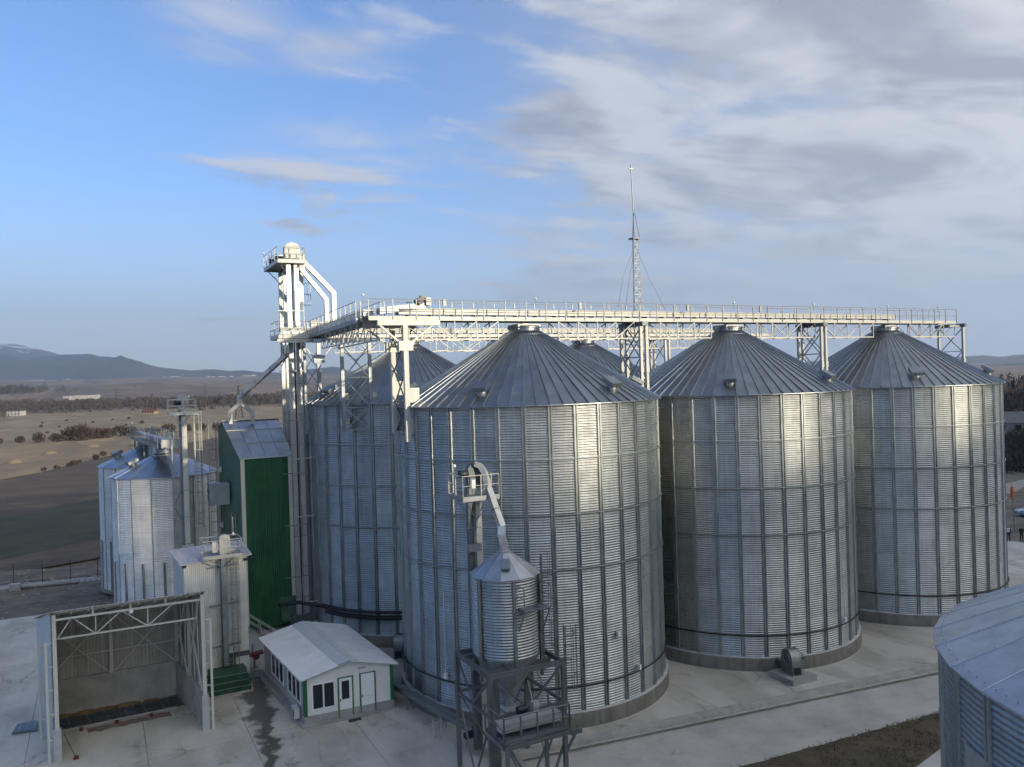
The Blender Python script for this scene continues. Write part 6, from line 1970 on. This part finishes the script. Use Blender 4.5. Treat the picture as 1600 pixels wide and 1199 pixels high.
for i in range(60):
    u = rg.choice((rg.uniform(-20, 160), rg.uniform(320, 400), rg.uniform(100, 420), rg.uniform(380, 400)))
    X, Y = at_bearing(u, rg.uniform(5900, 6500))
    house(X, Y, rg.uniform(12, 26), 12, rg.uniform(6, 10), face+rg.uniform(-.3, .3), rg.choice(('house_white', 'house_white', 'house_yellow')), rg.choice(('tile_red', 'roof_slate', 'house_white')), 'tiny pale house in the town strung along the mountain foot', 'houses of the far town', 3.5, 0)
for i in range(7):
    X, Y = at_bearing(2+6.3*i, rg.uniform(1150, 1400))
    house(X, Y, rg.uniform(9, 16), 9, 4, face+rg.uniform(-.4, .4), 'house_white', rg.choice(('tile_red', 'roof_slate')), '%s small pale house from the left among the far woods' % ORD[i], 'houses among the far woods', 3, 0)
X, Y = at_bearing(1606, 206); house(X, Y, 24, 10, 5.6, face-.35, 'house_grey', 'roof_slate', 'grey two storey block of flats beyond the farthest silo', None, 2.6, 7, 'apartment_block', -.3)
X, Y = at_bearing(1572, 460); house(X, Y, 9, 8, 3.4, face-.2, 'house_white', 'tile_red', 'white cottage with a red roof beyond the farthest silo', None, 3.2, 2, z=-.3)
X, Y = at_bearing(1590, 600); house(X, Y, 12, 8, 4, face, 'house_white', 'roof_slate', 'pale house higher up among the dark trees', None, 3, 2, z=-.3)

# ---- power pylon
def pylon(x, y, H, label, grp):
    p_ = thing('power_pylon', (x, y, terrain_z(x, y)), label, 'pylon', grp)
    z = terrain_z(x, y)
    def wid(q): return lerp(2.4, .55, min(1, q/.72)) if q < .72 else lerp(.55, .25, (q-.72)/.28)
    lv = [0, .14, .27, .39, .50, .60, .69, .78, .87, 1.0]
    c4 = ((-1, -1), (1, -1), (1, 1), (-1, 1))
    t_ = .13
    for a, b in zip(lv, lv[1:]):
        for k in range(4):
            A = Vector((x+c4[k][0]*wid(a), y+c4[k][1]*wid(a), z+a*H)); B = Vector((x+c4[k][0]*wid(b), y+c4[k][1]*wid(b), z+b*H))
            k2 = (k+1) % 4
            C_ = Vector((x+c4[k2][0]*wid(b), y+c4[k2][1]*wid(b), z+b*H)); D_ = Vector((x+c4[k2][0]*wid(a), y+c4[k2][1]*wid(a), z+a*H))
            beam('leg', p_, A, B, t_*1.5, t_*1.5, 'pylon_steel')
            beam('brace', p_, A, C_, t_, t_, 'pylon_steel')
            beam('brace', p_, D_, B, t_, t_, 'pylon_steel')
    for q, L in ((.69, 3.6), (.82, 4.6), (.95, 3.0)):
        beam('crossarm', p_, (x-L, y, z+q*H), (x+L, y, z+q*H), t_*1.4, t_*1.4, 'pylon_steel')
        beam('crossarm_stay', p_, (x-L, y, z+q*H), (x, y, z+q*H+1.2), t_, t_, 'pylon_steel')
        beam('crossarm_stay', p_, (x+L, y, z+q*H), (x, y, z+q*H+1.2), t_, t_, 'pylon_steel')
X, Y = at_bearing(372, 540); pylon(X, Y, 22, 'dark lattice pylon rising just left of the forked spout', 'power pylons')
X, Y = at_bearing(181, 1150); pylon(X, Y, 24, 'small lattice pylon far off between the tall elevator and the town', 'power pylons')
X, Y = at_bearing(320, 1400); pylon(X, Y, 26, 'faint lattice pylon far off behind the small silo elevator', 'power pylons')

# ================================================================ PEOPLE AND CAR BEYOND THE FARTHEST SILO
def person(x, y, H, facing, top, label, arms):
    p_ = thing('person', (x, y, 0), label, 'person')
    k = H/1.75
    c_, s_ = math.cos(facing), math.sin(facing)
    def B(f_, l_, z): return (k*(f_*c_-l_*s_), k*(f_*s_+l_*c_), k*z)
    J = {'pel': (0, 0, .95, .135), 'wst': (0, 0, 1.10, .13), 'chs': (.01, 0, 1.32, .155), 'nck': (.01, 0, 1.50, .062), 'hd0': (.02, 0, 1.57, .085), 'hd1': (.03, 0, 1.67, .098), 'hd2': (.02, 0, 1.74, .055),
         'hpL': (0, .10, .88, .10), 'knL': (.03, .11, .49, .068), 'anL': (-.01, .12, .09, .048), 'toL': (.15, .13, .035, .042),
         'hpR': (0, -.10, .88, .10), 'knR': (.03, -.11, .49, .068), 'anR': (-.01, -.12, .09, .048), 'toR': (.15, -.13, .035, .042)}
    for sd, q in (('L', 1), ('R', -1)):
        el, wr = arms
        J['sh'+sd] = (.0, .185*q, 1.41, .068); J['el'+sd] = (el[0], (.24)*q, 1.14, .052); J['wr'+sd] = (wr[0], wr[1]*q, wr[2], .038); J['hn'+sd] = (wr[0]+.03, wr[1]*q*.8, wr[2]-.06, .04)
    E_ = [('pel', 'wst'), ('wst', 'chs'), ('chs', 'nck'), ('nck', 'hd0'), ('hd0', 'hd1'), ('hd1', 'hd2')]
    for sd in 'LR':
        E_ += [('pel', 'hp'+sd), ('hp'+sd, 'kn'+sd), ('kn'+sd, 'an'+sd), ('an'+sd, 'to'+sd), ('chs', 'sh'+sd), ('sh'+sd, 'el'+sd), ('el'+sd, 'wr'+sd), ('wr'+sd, 'hn'+sd)]
    names = list(J)
    me = bpy.data.meshes.new('body')
    me.from_pydata([B(*J[n_][:3]) for n_ in names], [(names.index(a), names.index(b)) for a, b in E_], [])
    o = link('body', me, p_)
    o.modifiers.new('skin', 'SKIN'); 
    for i, n_ in enumerate(names):
        sv_ = me.skin_vertices[0].data[i]
        r_ = J[n_][3]*k
        sv_.radius = (r_, r_*(1.25 if n_ in ('pel', 'wst', 'chs') else 1))
        sv_.use_root = n_ == 'pel'
    sb_ = o.modifiers.new('subsurf', 'SUBSURF'); sb_.levels = 2; sb_.render_levels = 2
    m_ = bpy.data.materials.new('clothes'); m_.use_nodes = True
    t_ = Tree(m_.node_tree); pr = m_.node_tree.nodes['Principled BSDF']; pr.inputs['Roughness'].default_value = .85
    z_ = t_.sep(N(m_.node_tree, 'ShaderNodeTexCoord').outputs['Object'])[2]
    c1_ = t_.mix(t_.m('GREATER_THAN', z_, .93*k), (.015, .016, .022), top)
    c2_ = t_.mix(t_.m('GREATER_THAN', z_, 1.50*k), c1_, (.42, .26, .19))
    c3_ = t_.mix(t_.m('GREATER_THAN', z_, 1.70*k), c2_, (.012, .010, .009))
    t_.put(pr.inputs['Base Color'], c3_)
    me.materials.append(m_)
    return p_
person(65.25, 7.65, 1.76, rad(200), (.055, .012, .018), 'person in a dark maroon jacket half behind the farthest silo', (((-.02,), (.10, .22, .98))))
person(66.5, 6.95, 1.74, rad(235), (.016, .016, .018), 'person in dark clothes standing alone at the concrete edge', (((.02,), (.20, .12, 1.12))))

cx, cy = at_bearing(1612, 107.5)
cr = thing('parked_car', (cx, cy, -.2), 'light blue car parked on the dirt beyond the two people', 'car')
ca = rad(-38)
def V_(u, w, z): return (cx+u*math.cos(ca)-w*math.sin(ca), cy+u*math.sin(ca)+w*math.cos(ca), -.2+z)
prof = [(-2.15, .35), (-2.2, .62), (-2.1, .82), (-1.15, .95), (1.5, 1.0), (2.05, .95), (2.15, .6), (2.1, .35)]
n_ = len(prof)
mesh('body', cr, [V_(u, -.84, z) for u, z in prof]+[V_(u, .84, z) for u, z in prof], [tuple(range(n_)), tuple(range(2*n_-1, n_-1, -1))]+[(i, n_+i, n_+(i+1) % n_, (i+1) % n_) for i in range(n_)], 'car_paint')
cab = [(-1.1, .96), (-.45, 1.42), (.9, 1.45), (1.55, 1.0)]
mesh('window', cr, [V_(u, -.74+.1*(z-1), z) for u, z in cab]+[V_(u, .74-.1*(z-1), z) for u, z in cab], [(0, 1, 2, 3), (7, 6, 5, 4), (0, 4, 5, 1), (1, 5, 6, 2), (2, 6, 7, 3), (3, 7, 4, 0)], 'car_glass')
hexa('roof', cr, [V_(-.45, -.66, 1.42), V_(.92, -.66, 1.45), V_(.92, .66, 1.45), V_(-.45, .66, 1.42)], [V_(-.35, -.6, 1.48), V_(.85, -.6, 1.5), V_(.85, .6, 1.5), V_(-.35, .6, 1.48)], 'car_paint')
for u in (-1.35, 1.35):
    for w in (-.78, .78):
        wh = rod('wheel', cr, V_(u, w-.1, .31), V_(u, w+.1, .31), .31, 'tyre', 16)
        rod('rim', cr, V_(u, w-.105, .31), V_(u, w+.105, .31), .18, 'zinc_duct', 12)
for w in (-.6, .6):
    hexa('headlight', cr, [V_(-2.19, w-.16, .62), V_(-2.15, w-.16, .62), V_(-2.15, w+.16, .62), V_(-2.19, w+.16, .62)], [V_(-2.17, w-.16, .74), V_(-2.12, w-.16, .74), V_(-2.12, w+.16, .74), V_(-2.17, w+.16, .74)], 'white_plastic')
fo = thing('orange_marker', (67.5, 12, 0), 'orange marker hanging from a thin pole beside the farthest silo', 'marker')
ox, oy = at_bearing(1579, 97)
rod('pole', fo, (ox, oy, 0), (ox-.35, oy, 5.6), .05, 'rail_grey', 8)
tube('arm', fo, [(ox-.35, oy, 5.6), (ox-.6, oy, 5.75), (ox-.8, oy, 5.6)], .03, 'rail_grey', 6)
lathe('marker_cloth', fo, ox-.45, oy-.1, [(.04, 4.0), (.14, 4.1), (.2, 4.6), (.18, 5.1), (.12, 5.45), (.03, 5.5)], 'orange_cloth', 12)

# ================================================================ HAZE
if HAZE:
    hz = mesh('haze', None, [(CAM.x+x*12300, CAM.y+y*12300, z) for x, y, z in ((-1, -1, -40), (1, -1, -40), (1, 1, -40), (-1, 1, -40), (-1, -1, 1150), (1, -1, 1150), (1, 1, 1150), (-1, 1, 1150))], CUBE_F, 'stone_pale')
    hm = bpy.data.materials.new('haze_air'); hm.use_nodes = True
    ht = hm.node_tree; ht.nodes.clear()
    pv = N(ht, 'ShaderNodeVolumePrincipled', inp={'Color': (.62, .78, 1.0, 1), 'Density': HAZE, 'Anisotropy': .2})
    om = N(ht, 'ShaderNodeOutputMaterial'); ht.links.new(pv.outputs[0], om.inputs['Volume'])
    hz.data.materials.clear(); hz.data.materials.append(hm)
    kind(hz, 'stuff')
    tag(hz, 'thin bluish haze filling the air over the plain', 'haze')
